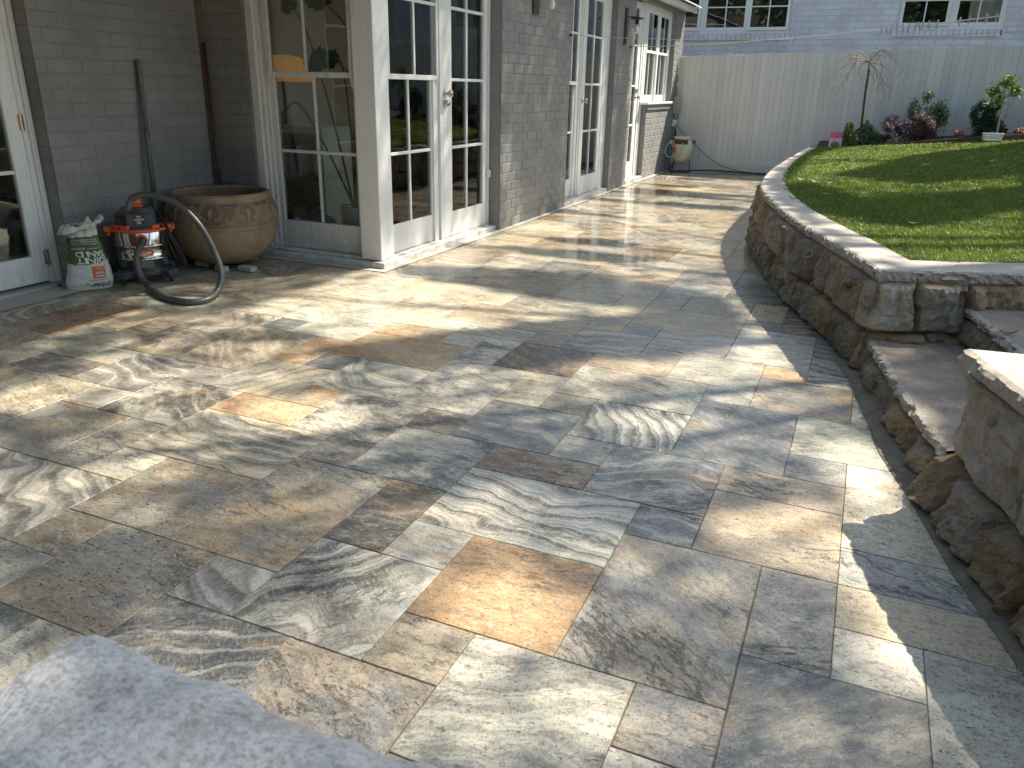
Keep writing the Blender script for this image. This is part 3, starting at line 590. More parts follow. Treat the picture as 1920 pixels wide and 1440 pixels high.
# ================================================================== RETAINING WALL
def resample(pts, step):
    pts = [Vector((p[0], p[1], 0)) for p in pts]; out = [pts[0]]; 
    seg = [(pts[i+1]-pts[i]).length for i in range(len(pts)-1)]; tot = sum(seg); n_ = max(2, int(round(tot/step))); 
    for k in range(1, n_+1):
        d = tot*k/n_; i = 0
        while i < len(seg)-1 and d > seg[i]: d -= seg[i]; i += 1
        out.append(pts[i].lerp(pts[i+1], min(1, d/seg[i])))
    return out
def smooth2(pts, it=2):
    for _ in range(it):
        q = [pts[0]]
        for i in range(len(pts)-1): a, b_ = Vector(pts[i]), Vector(pts[i+1]); q += [tuple(a*.75+b_*.25), tuple(a*.25+b_*.75)]
        q.append(pts[-1]); pts = q
    return pts
def rock_face(name, path, courses, parent, step=.016, mat=None, ch=None, seed=1, amp=1.0, light=None, bl=(.26, .46), flare=.03):
    """rock-faced sandstone blocks in courses; path runs with the open side on its right"""
    P = resample(path, step); rr = random.Random(seed); n_ = len(P); z0, z1 = courses[0], courses[-1]
    zs = list(np.arange(z0, z1+1e-6, step)); 
    if zs[-1] < z1-.002: zs.append(z1)
    edges = []; tints = []
    for k in range(len(courses)-1):
        e = [0.0]; tt = []
        while e[-1] < n_*step+.1:
            e.append(e[-1]+rr.uniform(*bl)); j = rr.uniform(.80, 1.15); wv = rr.choice([0, 0, 0, 1, 2]); 
            tt.append(((j, j, j) if wv == 0 else (j*1.12, j*1.0, j*.84) if wv == 1 else (j*.9, j*.93, j*.98), rr.uniform(-.5, .5), rr.uniform(-.5, .5), rr.uniform(.6, 1.25)))
        edges.append(e); tints.append(tt)
    V = []; F = []; TN = []
    for i, p in enumerate(P):
        t = (P[min(i+1, n_-1)]-P[max(i-1, 0)]).normalized(); nr = Vector((t.y, -t.x, 0)); s = i*step
        for z in zs:
            sw = s+.018*noise.noise(Vector((s*3, z*9, seed))); zw = z+.010*noise.noise(Vector((s*4, z*5, seed+9)))
            k = max(q for q in range(len(courses)-1) if zw >= courses[q] or q == 0)
            e = edges[k]; b_ = 0
            while e[b_+1] < sw: b_ += 1
            a, c = e[b_], e[b_+1]; du = min(sw-a, c-sw); dv = min(zw-courses[k], courses[k+1]-zw) if courses[k+1]-courses[k] > .02 else .01
            d = min(max(du, 0), max(dv, 0)); tn, tx, ty, sc_ = tints[k][b_]
            pil = min(1, max(0, (d-.006))/.016)**.5 if d > .006 else 0
            uu = (sw-a)/(c-a)-.5; vv = (zw-courses[k])/(courses[k+1]-courses[k])-.5
            q = Vector((s, z, seed*3.7))
            qq = Vector((s*7.5+b_*3.1, z*6.5, seed+k*9)); cp_ = noise.voronoi(qq)[1][0]; rv = noise.noise_vector(cp_*7.3)
            fac = max(-1, min(1, (qq-cp_).dot(rv)*2.6))
            stri = noise.ridged_multi_fractal(Vector((s*17+z*4+b_*7, z*5, seed)), .8, 2.2, 3, 1, 2)-1
            f1 = noise.ridged_multi_fractal(q*3.1+Vector((b_*5, 0, 0)), .9, 2.1, 4, 1, 2)*.5
            f2 = abs(noise.noise(Vector((s*9+z*5, z*6-s*3, b_))))
            f3 = noise.fractal(q*26, .8, 2, 4)
            o_ = pil*(.034*sc_+.045*tx*uu+.04*ty*vv+.018*(f1-.5)+.016*(.5-f2)+.009*f3+.024*fac+.014*stri)*amp
            fl = flare*(1-(z-z0)/(z1-z0+1e-6))
            v = p+nr*(o_+fl-.004*(0 if d > .006 else 1)); V.append((v.x, v.y, z))
            if d < .010: TN.append((1.0, .80, .56, 1))
            else:
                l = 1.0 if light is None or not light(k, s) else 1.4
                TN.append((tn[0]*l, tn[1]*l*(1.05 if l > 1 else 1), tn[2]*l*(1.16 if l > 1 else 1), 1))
    m_ = len(zs)
    for i in range(n_-1):
        for j in range(m_-1): a = i*m_+j; F.append((a, a+1, a+m_+1, a+m_))
    return mesh_np(name, V, F, M[mat or 'rock'], parent, [('tint', 'POINT', 'FLOAT_COLOR', TN)])
def coping_strip(name, outer, inner, z, th, parent, step=.012, seed=3, top='cope'):
    """stone slabs with a split front edge: outer/inner are polylines of the same length of travel"""
    A = resample(outer, step); n_ = len(A); B = resample(inner, 9); tot = [Vector((p[0], p[1], 0)) for p in inner]
    seg = [(tot[i+1]-tot[i]).length for i in range(len(tot)-1)]; T_ = sum(seg)
    def at(f):
        d = f*T_; i = 0
        while i < len(seg)-1 and d > seg[i]: d -= seg[i]; i += 1
        return tot[i].lerp(tot[i+1], min(1, d/seg[i]))
    V = []; F = []; mi = []
    prof = [(0, 1.0), (.0, .86), (0, .6), (0, .35), (0, .12), (0, 0)]
    for i, p in enumerate(A):
        q = at(i/(n_-1)); dr_ = (q-p); wd = dr_.length; dr_.normalize(); s = i*step; zz = z(p) if callable(z) else z
        jt = abs(((s+seed*.37) % .62)-.31); jn = .004 if jt > .305 else 0
        row = [(q.x, q.y, zz-th)]
        row += [(q.x, q.y, zz-.004)]
        for fr_ in (.0, .25, .5, .75): 
            v = q.lerp(p, fr_*.93+.004); row.append((v.x, v.y, zz-jn+.0012*noise.noise(Vector((v.x*6, v.y*6, 1)))))
        rag = (.007 if seed == 17 else .015)*noise.fractal(Vector((s*17, 0, seed)), .7, 2, 5)+.012*noise.noise(Vector((s*4, 5, seed)))
        v = p+dr_*max(.002, .018+rag); row.append((v.x, v.y, zz-jn))
        for h, kk in ((.9, 0), (.72, 1), (.5, 2), (.3, 3), (.1, 4)):
            bulge = .006*math.sin(math.pi*h)+(.011 if seed == 17 else .021)*noise.fractal(Vector((s*19, h*3.2, seed+2)), .7, 2, 5)+.010*abs(noise.noise(Vector((s*7, h*2, seed+7))))
            v = p-dr_*(bulge-.004) if kk < 4 else p+dr_*(.012-.4*bulge); row.append((v.x, v.y, zz-th*(1-h)))
        v = p+dr_*.02; row.append((v.x, v.y, zz-th))
        V += row; k = len(row)
        if i:
            for j in range(k): a = (i-1)*k+j; b_ = (i-1)*k+(j+1) % k; F.append((a, b_, b_+k, a+k)); mi.append(0 if 1 <= j < 6 or j == 0 else 1)
    o = mesh_np(name, V, F, [M[top], M['copeedge']], parent, [('tint', 'POINT', 'FLOAT_COLOR', [(1, 1, 1, 1)]*len(V))])
    o.data.polygons.foreach_set('material_index', mi)
    bmx = bmesh.new(); bmx.from_mesh(o.data); bmesh.ops.recalc_face_normals(bmx, faces=bmx.faces); bmx.to_mesh(o.data); bmx.free()
    return o
ZC = .497
outer = [G(x, y, ZC) for x, y in ((1526,270),(1507,281),(1485,292),(1458,309),(1445,318),(1436,328),(1430,337),(1427,345),(1429,354),(1434,362),(1455,383),(1470,395),(1490,410),(1508,422),(1528,433),(1545,442),(1568,457),(1597,472),(1628,492),(1650,507))]
outer = smooth2([(p.x, p.y) for p in outer], 1)
inner = [G(x, y, ZC) for x, y in ((1553,271),(1544,275),(1515,288),(1492,304),(1475,323),(1471,338),(1474,349),(1487,365),(1507,382),(1532,398),(1573,420),(1607,437),(1640,452),(1680,474),(1706,488))]
inner = smooth2([(p.x, p.y) for p in inner], 1)
corner = G(1650, 507, ZC); rdir = (G(1920, 514, ZC)-corner); rdir.z = 0; rdir.normalize()
rend = corner+rdir*2.6; rin0 = Vector((inner[-1][0], inner[-1][1], 0)); rin = rin0+rdir*2.4
rw = thing('retaining_wall', (corner.x, corner.y, 0), 'long curved retaining wall of rough sandstone blocks holding up the lawn', 'retaining wall')
face = [(p[0]+.035, p[1]) for p in outer]; face[-1] = (corner.x+.035, corner.y-.02)
face = face[:-1]+[(corner.x+.025, corner.y+.05), (corner.x+.045, corner.y+.03), (corner.x+.12, corner.y+.055), (rend.x, rend.y+.03)]
Lf = sum((Vector(face[i+1])-Vector(face[i])).length for i in range(len(face)-4))
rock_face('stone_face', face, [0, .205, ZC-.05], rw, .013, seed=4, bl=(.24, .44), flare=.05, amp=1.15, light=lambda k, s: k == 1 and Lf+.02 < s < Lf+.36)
coping_strip('coping', outer, inner, ZC, .062, rw, seed=3)
coping_strip('coping', [(corner.x, corner.y), (rend.x, rend.y)], [(rin0.x, rin0.y), (rin.x, rin.y)], ZC, .066, rw, seed=6)
b = MB(); b.add([(corner.x+.05, corner.y+.04, ZC-.002), (rin0.x, rin0.y, ZC-.002), (rin0.x+.01, rin0.y-.03, ZC-.05), (corner.x+.02, corner.y+.02, ZC-.06)], [(0, 1, 2, 3)]); b.build('core', M['mortar'], rw)

# ------------------------------------------------------------------ garden steps and the near pier
st = thing('garden_steps', (.3, 3.3, 0), 'two worn sandstone slab steps climbing to the lawn beside the retaining wall', 'steps')
ED = [(.155, 3.985), (.20, 3.72), (.277, 3.27), (.335, 3.0), (.396, 2.735)]
coping_strip('tread', ED, [(.60, 4.22), (.62, 3.9), (.70, 3.45), (.78, 3.15), (.86, 2.80)], .17, .055, st, seed=12, top='tread')
rock_face('riser', [(p[0]+.035, p[1]) for p in ED], [0, .117], st, .013, seed=22, bl=(.2, .34), flare=.03)
E2 = [(.545, 4.17), (.60, 3.90), (.665, 3.56), (.74, 3.20), (.86, 2.78)]
coping_strip('tread', E2, [(1.0, 4.36), (1.03, 4.0), (1.08, 3.6), (1.12, 3.2), (1.2, 2.85)], .335, .05, st, seed=14, top='tread')
rock_face('riser', [(p[0]+.04, p[1]) for p in E2], [.165, .288], st, .016, seed=25, bl=(.3, .5), flare=.01)
b = MB(); b.box((.95, 2.8, .2), (1.3, 4.3, .40)); b.build('top_slab', M['rock'], st)
pr = thing('stone_pier', (.6, 2.2, 0), 'near sandstone pier with a pale coping slab at the foot of the steps', 'stone pier')
PE = [(.372, 2.70), (.41, 2.56), (.455, 2.40), (.50, 2.25), (.60, 1.98), (.80, 1.45), (1.15, .80), (1.6, .1)]
ZP = .53
coping_strip('coping', PE, [(.70, 2.735), (.74, 2.66), (.80, 2.5), (.86, 2.38), (.96, 2.12), (1.15, 1.62), (1.5, 1.0), (1.9, .3)], ZP, .062, pr, .010, seed=17)
LP = [(.395, 2.755), (.43, 2.58), (.475, 2.38), (.53, 2.2), (.61, 1.98), (.82, 1.45), (1.17, .80), (1.62, .1)]
rock_face('stone_face', [(p[0]+.03, p[1]) for p in LP], [0, .165], pr, .012, seed=31, bl=(.2, .34), flare=.055, amp=1.25)
rock_face('stone_face', [(.60, 2.735), (.44, 2.72)]+[(p[0]+.035, p[1]) for p in LP[1:]], [.165, ZP-.055], pr, .012, mat='palerock', seed=33, bl=(.5, .75), flare=.0, amp=.8)
b = MB()
for q in range(len(LP)-1): b.add([(LP[q][0]+.06, LP[q][1], 0), (LP[q+1][0]+.06, LP[q+1][1], 0), (LP[q+1][0]+.06, LP[q+1][1], .47), (LP[q][0]+.06, LP[q][1], .47)], [(0, 1, 2, 3)])
b.box((.49, 2.66, 0), (2.4, 2.715, .47)); b.build('core', M['rock'], pr)
# mortar skirt where the paving meets the wall foot
sk_out = [G(x, y) for x, y in ((1560,672),(1590,712),(1624,790),(1648,850),(1700,930),(1784,1076),(1880,1212),(1925,1275))]
sk_in = [(p[0]+.03, p[1]) for p in ((.03,4.2),(.20,3.95),(.30,3.35),(.36,2.98),(.44,2.6),(.56,2.2),(.68,1.9),(.75,1.7))]
sk = strip('mortar_skirt', ([(p.x, p.y) for p in sk_out], sk_in), M['mortar'], .0035, .022)

# ------------------------------------------------------------------ foreground stone
fs = thing('sandstone_block', (-.5, .35, 0), 'big rough grey stone cap close up in the foreground corner', 'stone')
OL = [(-520,1500),(-200,1370),(0,1282),(60,1232),(110,1196),(165,1172),(205,1180),(235,1196),(270,1210),(305,1232),(350,1256),(385,1262),(420,1263),(455,1275),(480,1296),(515,1318),(560,1336),(600,1350),(640,1362),(668,1368),(700,1386),(740,1402),(780,1412),(815,1418),(850,1440),(880,1500),(905,1600),(900,1900)]
ZR = .72
top = [G(x, y, ZR) for x, y in OL]; top = [Vector((p.x, p.y, 0)) for p in resample([(p.x, p.y) for p in top], .012)]
cen = Vector((-.5, .12, 0)); V = []; F = []
RG = 16
for i, p in enumerate(top):
    for k in range(RG):
        f = (k/(RG-1))**.6; q = cen.lerp(p, f); edge = max(0, (f-.85)/.15)
        V.append((q.x, q.y, ZR+.007*noise.fractal(Vector((q.x*9, q.y*9, 3)), .8, 2, 5)+.012*noise.noise(Vector((q.x*4, q.y*4, 8)))-.014*edge**2))
    for k, (zz, ins) in enumerate(((-.025, -.004), (-.05, .002), (-.085, .012), (-.12, .03), (-.72, .06))):
        q = p.lerp(cen, ins/max(.05, (p-cen).length)); nn = .006*noise.fractal(Vector((i*.25, zz*30, 2)), .8, 2, 4); V.append((q.x+nn, q.y+nn, ZR+zz))
K = RG+5
for i in range(len(top)-1):
    for k in range(K-1): a = i*K+k; F.append((a, a+K, a+K+1, a+1))
n = NM('grey_sandstone'); P = n.pos(); c = n.mix(n.step(n.noise(P, 16, 6, .65, .3), .36, .64), (.66, .655, .64), (.80, .78, .75)); c = n.mix(n.step(n.noise(P, 11, 5, .6), .5, .68, 0, .55), c, (.46, .36, .29))
c = n.mix(n.step(n.noise(P, 110, 7, .85), .40, .54, .6, 0), c, (.16, .15, .14)); c = n.mix(n.step(n.noise(P, 70, 6, .8), .53, .60, 0, .6), c, (.82, .80, .76)); n.bump(n.math('ADD', n.noise(P, 80, 8, .8), n.noise(P, 22, 5, .6)), .005); M['grock'] = n.fin(c, .8)
mesh_np('cap', V, F, M['grock'], fs, smooth=False)

# ================================================================== LAWN
def lawn_z(x, y): return .468+max(0, (y-5)/8)**1.2*(.03+.085*max(0, x+.6))
IN = [(p[0], p[1]) for p in inner]
def inner_x(y):
    for i in range(len(IN)-1):
        (xa, ya), (xb, yb) = IN[i], IN[i+1]
        if min(ya, yb) <= y <= max(ya, yb) and abs(ya-yb) > 1e-6: return xa+(xb-xa)*(y-ya)/(yb-ya)
    return None
def on_lawn(x, y, m_=0.0):
    if y > 12.9 or x > 9: return False
    if x > rin0.x:
        yl = rin0.y+(x-rin0.x)*rdir.y/rdir.x
        return y > yl+m_
    ix = inner_x(y); return ix is not None and x > ix+m_
gx = np.arange(-1.0, 9.01, .1); gy = np.arange(4.4, 13.0, .1); V = []; F = []; idx = {}
for i, x in enumerate(gx):
    for j, y in enumerate(gy):
        if not (on_lawn(x, y, -.05)): continue
        ix = inner_x(y); xx = max(x, ix-.02) if (ix is not None and y > rin0.y) else x
        idx[(i, j)] = len(V); V.append((xx, y, lawn_z(xx, y)+.012*noise.noise(Vector((x*1.3, y*1.3, 0)))))
for (i, j), a in idx.items():
    if all(k in idx for k in ((i+1, j), (i+1, j+1), (i, j+1))): F.append((a, idx[(i+1, j)], idx[(i+1, j+1)], idx[(i, j+1)]))
n = NM('lawn_thatch'); P = n.pos(); M['thatch'] = n.fin(n.mix(n.noise(P, 40, 6, .8), (.018, .024, .008), (.06, .065, .022)), .95)
tag(mesh_np('lawn_soil', V, F, M['thatch']), kind='structure')
# soil wedge between coping and turf
V = []; F = []
for i, p in enumerate(IN):
    V += [(p[0]-.02, p[1]-.01, ZC-.055), (p[0]+.10, p[1]+.03, lawn_z(p[0], p[1])+.004)]
    if i: a = 2*(i-1); F.append((a, a+1, a+3, a+2))
a = len(V); V += [(rin0.x-.02, rin0.y-.02, ZC-.055), (rin.x+8, rin.y+8*rdir.y/rdir.x-.02, ZC-.055), (rin.x+8, rin.y+8*rdir.y/rdir.x+.1, ZC-.01), (rin0.x-.02, rin0.y+.1, ZC-.01)]; F.append((a, a+1, a+2, a+3))
tag(mesh_np('lawn_edge_soil', V, F, M['soil']), kind='structure')
pts = []
N0 = 215000
X = rng.uniform(-.95, 3.3, N0); Y = 4.4+(12.9-4.4)*rng.random(N0)**1.55
keep = [k for k in range(N0) if (X[k] < Y[k]*.19+.55) and on_lawn(X[k], Y[k], -.012)]
X = X[keep]; Y = Y[keep]; nB = len(X)
Z = np.array([lawn_z(x, y) for x, y in zip(X, Y)])
cl = np.array([noise.noise(Vector((x*7, y*7, 3))) for x, y in zip(X, Y)])
H = (.030+.018*rng.random(nB))*(1+.25*cl); ang = rng.uniform(0, 2*np.pi, nB); lean = .012+.03*rng.random(nB); la = ang+rng.normal(0, 1.1, nB)+1.2
Wd = (.0017+.0011*rng.random(nB))*(1+np.clip((Y-5)/5, 0, 1.2))
dx, dy = np.cos(ang)*Wd, np.sin(ang)*Wd; lx, ly = np.cos(la)*lean, np.sin(la)*lean
B = np.zeros((nB, 5, 3)); 
B[:, 0] = np.stack([X-dx, Y-dy, Z-.01], 1); B[:, 1] = np.stack([X+dx, Y+dy, Z-.01], 1)
B[:, 2] = np.stack([X-dx*.8+lx*.4, Y-dy*.8+ly*.4, Z+H*.6], 1); B[:, 3] = np.stack([X+dx*.8+lx*.4, Y+dy*.8+ly*.4, Z+H*.6], 1)
B[:, 4] = np.stack([X+lx, Y+ly, Z+H*(1-.25*rng.random(nB))], 1)
base = (np.arange(nB)*5)[:, None]
F = np.concatenate([base+np.array([0, 1, 3]), base+np.array([0, 3, 2]), base+np.array([2, 3, 4])], 1).reshape(-1, 3)
pt_ = np.array([noise.noise(Vector((x*1.7, y*1.7, 11))) for x, y in zip(X, Y)]); pale = (rng.random(nB) < .07+.45*np.clip(pt_-.12, 0, 1))*.32
lv = np.clip(.35+.3*cl+.22*rng.normal(0, 1, nB), 0, .78)+pale
M['grass'] = m_leaf('grass_blades', (.042, .105, .012), (.19, .30, .038), (.42, .38, .19), .5, .5)
tag(mesh_np('lawn_grass', B.reshape(-1, 3), F, M['grass'], attrs=[('lv', 'FACE', 'FLOAT', np.repeat(lv, 3))]), 'short green lawn turf above the curved retaining wall', 'grass', kind='stuff')

# ================================================================== FENCE AND BED
fe = thing('fence', (0, 13.82, 0), 'tall pale painted paling fence closing the far end of the terrace', 'fence')
V = []; F = []; lvs = []; x = -3.04; rr = random.Random(3)
def ftop(x): return 1.785+.0355*(x+3.03)
while x < 9:
    wd = .0925+rr.uniform(-.002, .002); y0 = 13.80+rr.uniform(-.0015, .0015); y1 = y0+.016; tz = ftop(x)+rr.uniform(-.006, .008); lean_ = rr.uniform(-.0015, .0015); a = len(V); x1 = x+wd-rr.uniform(.0015, .003)
    for (xx, yy, zz) in ((x, y0, .05), (x1, y0, .05), (x1, y1, .05), (x, y1, .05), (x+lean_, y0, tz), (x1+lean_, y0, tz+rr.uniform(-.003, .003)), (x1+lean_, y1, tz), (x+lean_, y1, tz)): V.append((xx, yy, zz))
    F += [(a, a+1, a+5, a+4), (a+1, a+2, a+6, a+5), (a+2, a+3, a+7, a+6), (a+3, a, a+4, a+7), (a+4, a+5, a+6, a+7)]; lvs += [rr.random()]*5; x += wd
mesh_np('palings', V, F, M['fence'], fe, [('lv', 'FACE', 'FLOAT', lvs)])
V = []; F = []; x = -3.04; lvs = []
while x < 9:
    a = len(V); x += .0925; V += [(x-.03, 13.818, .06), (x+.03, 13.818, .06), (x+.03, 13.818, ftop(x)-.02), (x-.03, 13.818, ftop(x)-.02)]; F.append((a, a+1, a+2, a+3)); lvs.append(0)
mesh_np('backing_palings', V, F, M['fence'], fe, [('lv', 'FACE', 'FLOAT', lvs)])
b = MB(); b.box((-3.03, 13.825, .3), (9, 13.87, .38)); b.box((-3.03, 13.825, 1.45), (9, 13.87, 1.53)); b.build('rail', M['fence'], fe)
b = MB(); b.box((-2.98, 13.775, .0), (-.62, 13.797, .14)); b.build('plinth_board', M['fence'], fe, bevel=.003)
tag(strip('garden_bed', ([(x, 12.86) for x in np.arange(-.7, 9, .3)], [(x, 13.80) for x in np.arange(-.7, 9, .3)]), M['soil']), kind='structure')
bed = [o for o in bpy.data.objects if o.name.startswith('garden_bed')][0]; me = bed.data
for v in me.vertices: v.co.z = lawn_z(v.co.x, 12.9)+(.0 if v.co.y < 13 else .07)
te = MB(); xs = list(np.arange(.15, 9, .25))
for k in range(len(xs)-1):
    xa, xb = xs[k], xs[k+1]; za, zb = lawn_z(xa, 12.9), lawn_z(xb, 12.9); h = min(.10, .05+.03*k*.25)
    te.add([(xa, 12.90, za-.05), (xb, 12.90, zb-.05), (xb, 12.90, zb+h), (xa, 12.90, za+h), (xa, 12.94, za-.05), (xb, 12.94, zb-.05), (xb, 12.94, zb+h), (xa, 12.94, za+h)], [(0,1,2,3),(3,2,6,7),(4,7,6,5)])
tag(te.build('timber_edging', M['edge']), 'low dark timber edging board along the back of the lawn', 'edging')

# ================================================================== NEIGHBOUR'S HOUSE
YN = 15.4
nh = thing('neighbour_house', (1, YN, 0), 'pale brick house rising behind the paling fence with white framed windows', 'house')
FN = Fac('y', YN)
wl0, wl1 = PY(1262, 30, YN).x, PY(1484, 30, YN).x; wr0, wr1 = PY(1684, 30, YN).x, PY(1885, 30, YN).x
zlb = PY(1400, 60, YN).z; zrb = PY(1780, 52, YN).z
wl0 = wl0-.35
for r_ in [(-6, wl0, 0, 3.5), (wl0, wl1, 0, zlb-.11), (wl1, wr0, 0, 3.5), (wr0, wr1, 0, zrb-.11), (wr1, 12, 0, 3.5)]: bricks(FN, [r_], 'wall', [M['brickw'], M['jointw']], nh, L=.245, h=.092)
for q_ in [((wl0, YN-.02, 3.35), (wl1, YN+.1, 3.5)), ((wr0, YN-.02, 3.35), (wr1, YN+.1, 3.5))]: b = MB(); b.box(*q_); b.build('lintel', M['brickw'], nh)
M['winw'] = simple('white_window_frame', (.62, .66, .70), .45)
def nwin(u0, u1, zb, lights):
    b = MB(); g_ = MB(); zt = 3.34; FN.box(b, u0, u0+.03, -.08, -.01, zb, zt); FN.box(b, u1-.03, u1, -.08, -.01, zb, zt); FN.box(b, u0, u1, -.08, -.005, zb-.03, zb+.02)
    for (a, c, op) in lights:
        wv = .03 if op else -.01; sash(FN, b, g_, a, c, zb+.022, zt, (.045, .045), (.055, .05), (zb+.40, zb+.76), ((a+c)/2,), w=wv, d=.04, bw=.02)
    for q in range(len(lights)-1): FN.box(b, lights[q][1], lights[q+1][0], -.08, -.004, zb, zt)
    o = b.build('window', M['winw'], nh, bevel=.003); g_.build('glass_pane', M['glass'], o)
    s_ = MB(); nb = int((u1-u0+.1)/.082)
    for q in range(nb): s_.box((u0-.05+q*.082, YN-.045, zb-.135), (u0-.05+q*.082+.077, YN+.02, zb-.032))
    s_.build('sill_bricks', M['brickw'], nh, bevel=.003)
xa = PY(1325, 30, YN).x; xb_ = PY(1402, 30, YN).x; xc = PY(1314, 30, YN).x
nwin(wl0, wl1, zlb, [(wl0+.03, xc, 1), (xc+.06, xb_-.01, 0), (xb_+.015, wl1-.03, 1)])
xm = PY(1780, 30, YN).x; nwin(wr0, wr1, zrb, [(wr0+.03, xm, 1), (xm+.07, wr1-.03, 0)])
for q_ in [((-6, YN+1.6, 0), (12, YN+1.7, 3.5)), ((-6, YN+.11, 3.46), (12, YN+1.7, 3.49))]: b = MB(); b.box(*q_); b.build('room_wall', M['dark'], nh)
b = MB(); b.box((-6.4, YN-.15, 3.502), (12, YN+2, 3.54)); b.box((-6.4, YN-.17, 3.48), (12, YN-.151, 3.60)); b.build('soffit', M['winw'], nh)
b = MB(); b.add([(-6.4, YN-.2, 3.61), (12, YN-.2, 3.61), (12, YN+5, 5.6), (-6.4, YN+5, 5.6)], [(0, 1, 2, 3)]); b.build('roof', simple('terracotta_tiles', (.26, .10, .06), .8), nh)
cu_ = curtain(0, .5, 0, zrb, 3.3, nh, .09, .02)
for v in cu_.data.vertices: wv = v.co+base_of(nh); v.co = Vector((wr1-.50+wv.y, YN+.20+wv.x, wv.z))-base_of(nh)
# neighbour's terracotta roof slope seen through / reflected in the open casement is left to the real reflections

# ================================================================== THINGS ON THE TERRACE
def text_mesh(txt, size, fn, mat, name, parent, bold=False, ext=0.0):
    """lettering laid on a surface: fn maps flat (x, y) to a point"""
    cu_ = bpy.data.curves.new('t', 'FONT'); cu_.body = txt; cu_.size = size; cu_.align_x = 'CENTER'; cu_.align_y = 'CENTER'; cu_.resolution_u = 3
    if bold: cu_.offset = size*.018
    o = bpy.data.objects.new('t', cu_); col.objects.link(o); dg = bpy.context.evaluated_depsgraph_get(); me = bpy.data.meshes.new_from_object(o.evaluated_get(dg))
    bpy.data.objects.remove(o); bmx = bmesh.new(); bmx.from_mesh(me); bmesh.ops.triangulate(bmx, faces=bmx.faces[:])
    bmesh.ops.subdivide_edges(bmx, edges=[e for e in bmx.edges if e.calc_length() > size*.35], cuts=2, use_grid_fill=False)
    bmesh.ops.triangulate(bmx, faces=bmx.faces[:]); bmx.to_mesh(me); bmx.free()
    off = base_of(parent)
    for v in me.vertices: v.co = Vector(fn(v.co.x, v.co.y))-off
    me.materials.clear(); me.materials.append(mat); me.name = name
    ob = bpy.data.objects.new(name, me); col.objects.link(ob); ob.parent = parent; return ob

# --- terracotta bowl
PC = Vector((-4.195, 4.42, .035))
pot = thing('terracotta_pot', PC, 'huge round terracotta bowl pot with carved leaf frieze, standing in the recess', 'pot')
prof = [(.13,0),(.19,.004),(.252,.032),(.312,.085),(.352,.15),(.370,.215),(.374,.262),(.378,.268),(.379,.280),(.374,.286),(.380,.292),(.381,.302),(.377,.308),(.381,.34),(.379,.38),(.366,.42),(.346,.445),(.341,.455),(.345,.462),(.346,.475),(.342,.492),(.330,.500),(.314,.498),(.307,.485),(.312,.46),(.325,.40),(.32,.30),(.29,.2),(.0001,.17)]
def dens(pr_, k):
    o = []
    for i in range(len(pr_)-1):
        for q in range(k): f = q/k; o.append((pr_[i][0]*(1-f)+pr_[i+1][0]*f, pr_[i][1]*(1-f)+pr_[i+1][1]*f))
    return o+[pr_[-1]]
pr2 = []
for i in range(len(prof)-1):
    k = 16 if .30 < prof[i][1] < .45 and i < 18 and prof[i+1][1]-prof[i][1] > .015 else 2
    for q in range(k): f = q/k; pr2.append((prof[i][0]*(1-f)+prof[i+1][0]*f, prof[i][1]*(1-f)+prof[i+1][1]*f))
pr2.append(prof[-1]); CV = []; NS = 420; V = []; F = []
def relief(th, z, r):
    if not (.308 < z < .447): 
        if .288 < z < .306: return .0018*math.sin(th*110+z*250)
        return .0008*noise.noise(Vector((math.cos(th)*5, math.sin(th)*5, z*8)))
    nrep = 9; cell = (th*nrep/(2*math.pi)) % 1.0; cx = (cell-.5)*2*math.pi/nrep*r; cy = z-.378; h = 0
    rad = math.hypot(cx/.078, cy/.062)
    if rad < 1.28:
        if rad > .84: h = .0045*abs(math.sin((rad-.84)*math.pi*7))            # rope rings of the medallion
        else:                                                          # leaf spray
            a_ = math.atan2(cx, cy+.045); rr_ = math.hypot(cx, cy+.045)
            h = .006*max(0, math.cos(a_*5.2))*max(0, math.sin(min(1, rr_/.095)*math.pi))**.6*(1+.4*math.sin(rr_*210))
            if abs(cx) < .004 and cy < .02: h = .006
    else:
        sx = (abs(cx)-.118); rs = math.hypot(sx, (cy+.052)*1.0)
        if cy < -.005 and rs < .06: h = .005*abs(math.cos(math.atan2(sx, cy+.062)*6))*(1 if rs > .018 else 0)+(.006 if rs <= .018 else 0)
        else:
            r2 = math.hypot(sx, cy-.012); h = .005*abs(math.sin(r2*210)) if r2 < .045 else .002*noise.noise(Vector((cx*60, cy*60, 1)))
    return h-.003
for (r_, z_) in pr2:
    outside = pr2.index((r_, z_)) < len(pr2)-20
    for k in range(NS):
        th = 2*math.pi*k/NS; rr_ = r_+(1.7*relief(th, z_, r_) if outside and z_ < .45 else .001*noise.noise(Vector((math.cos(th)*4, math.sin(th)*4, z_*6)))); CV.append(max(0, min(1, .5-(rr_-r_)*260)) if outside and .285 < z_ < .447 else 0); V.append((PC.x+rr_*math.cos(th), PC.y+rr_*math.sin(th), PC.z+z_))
for i in range(len(pr2)-1):
    for k in range(NS): F.append((i*NS+k, i*NS+(k+1) % NS, (i+1)*NS+(k+1) % NS, (i+1)*NS+k))
n = NM('aged_terracotta'); P = n.obj(); c = n.mix(n.step(n.noise(P, 5, 6, .65, .4), .36, .64), (.19, .128, .08), (.31, .225, .15)); c = n.mix(n.step(n.noise(n.map(P, (3, 3, 1)), 4, 6, .7), .5, .7, 0, .6), c, (.27, .22, .16))
c = n.mix(n.step(n.noise(P, 17, 5, .7), .6, .72, 0, .7), c, (.09, .07, .045)); c = n.mix(n.step(n.attr('cav', 'Fac'), .35, 1, 0, .5), c, (.05, .032, .02)); n.bump(n.noise(P, 90, 5), .0012); M['terra'] = n.fin(c, .8)
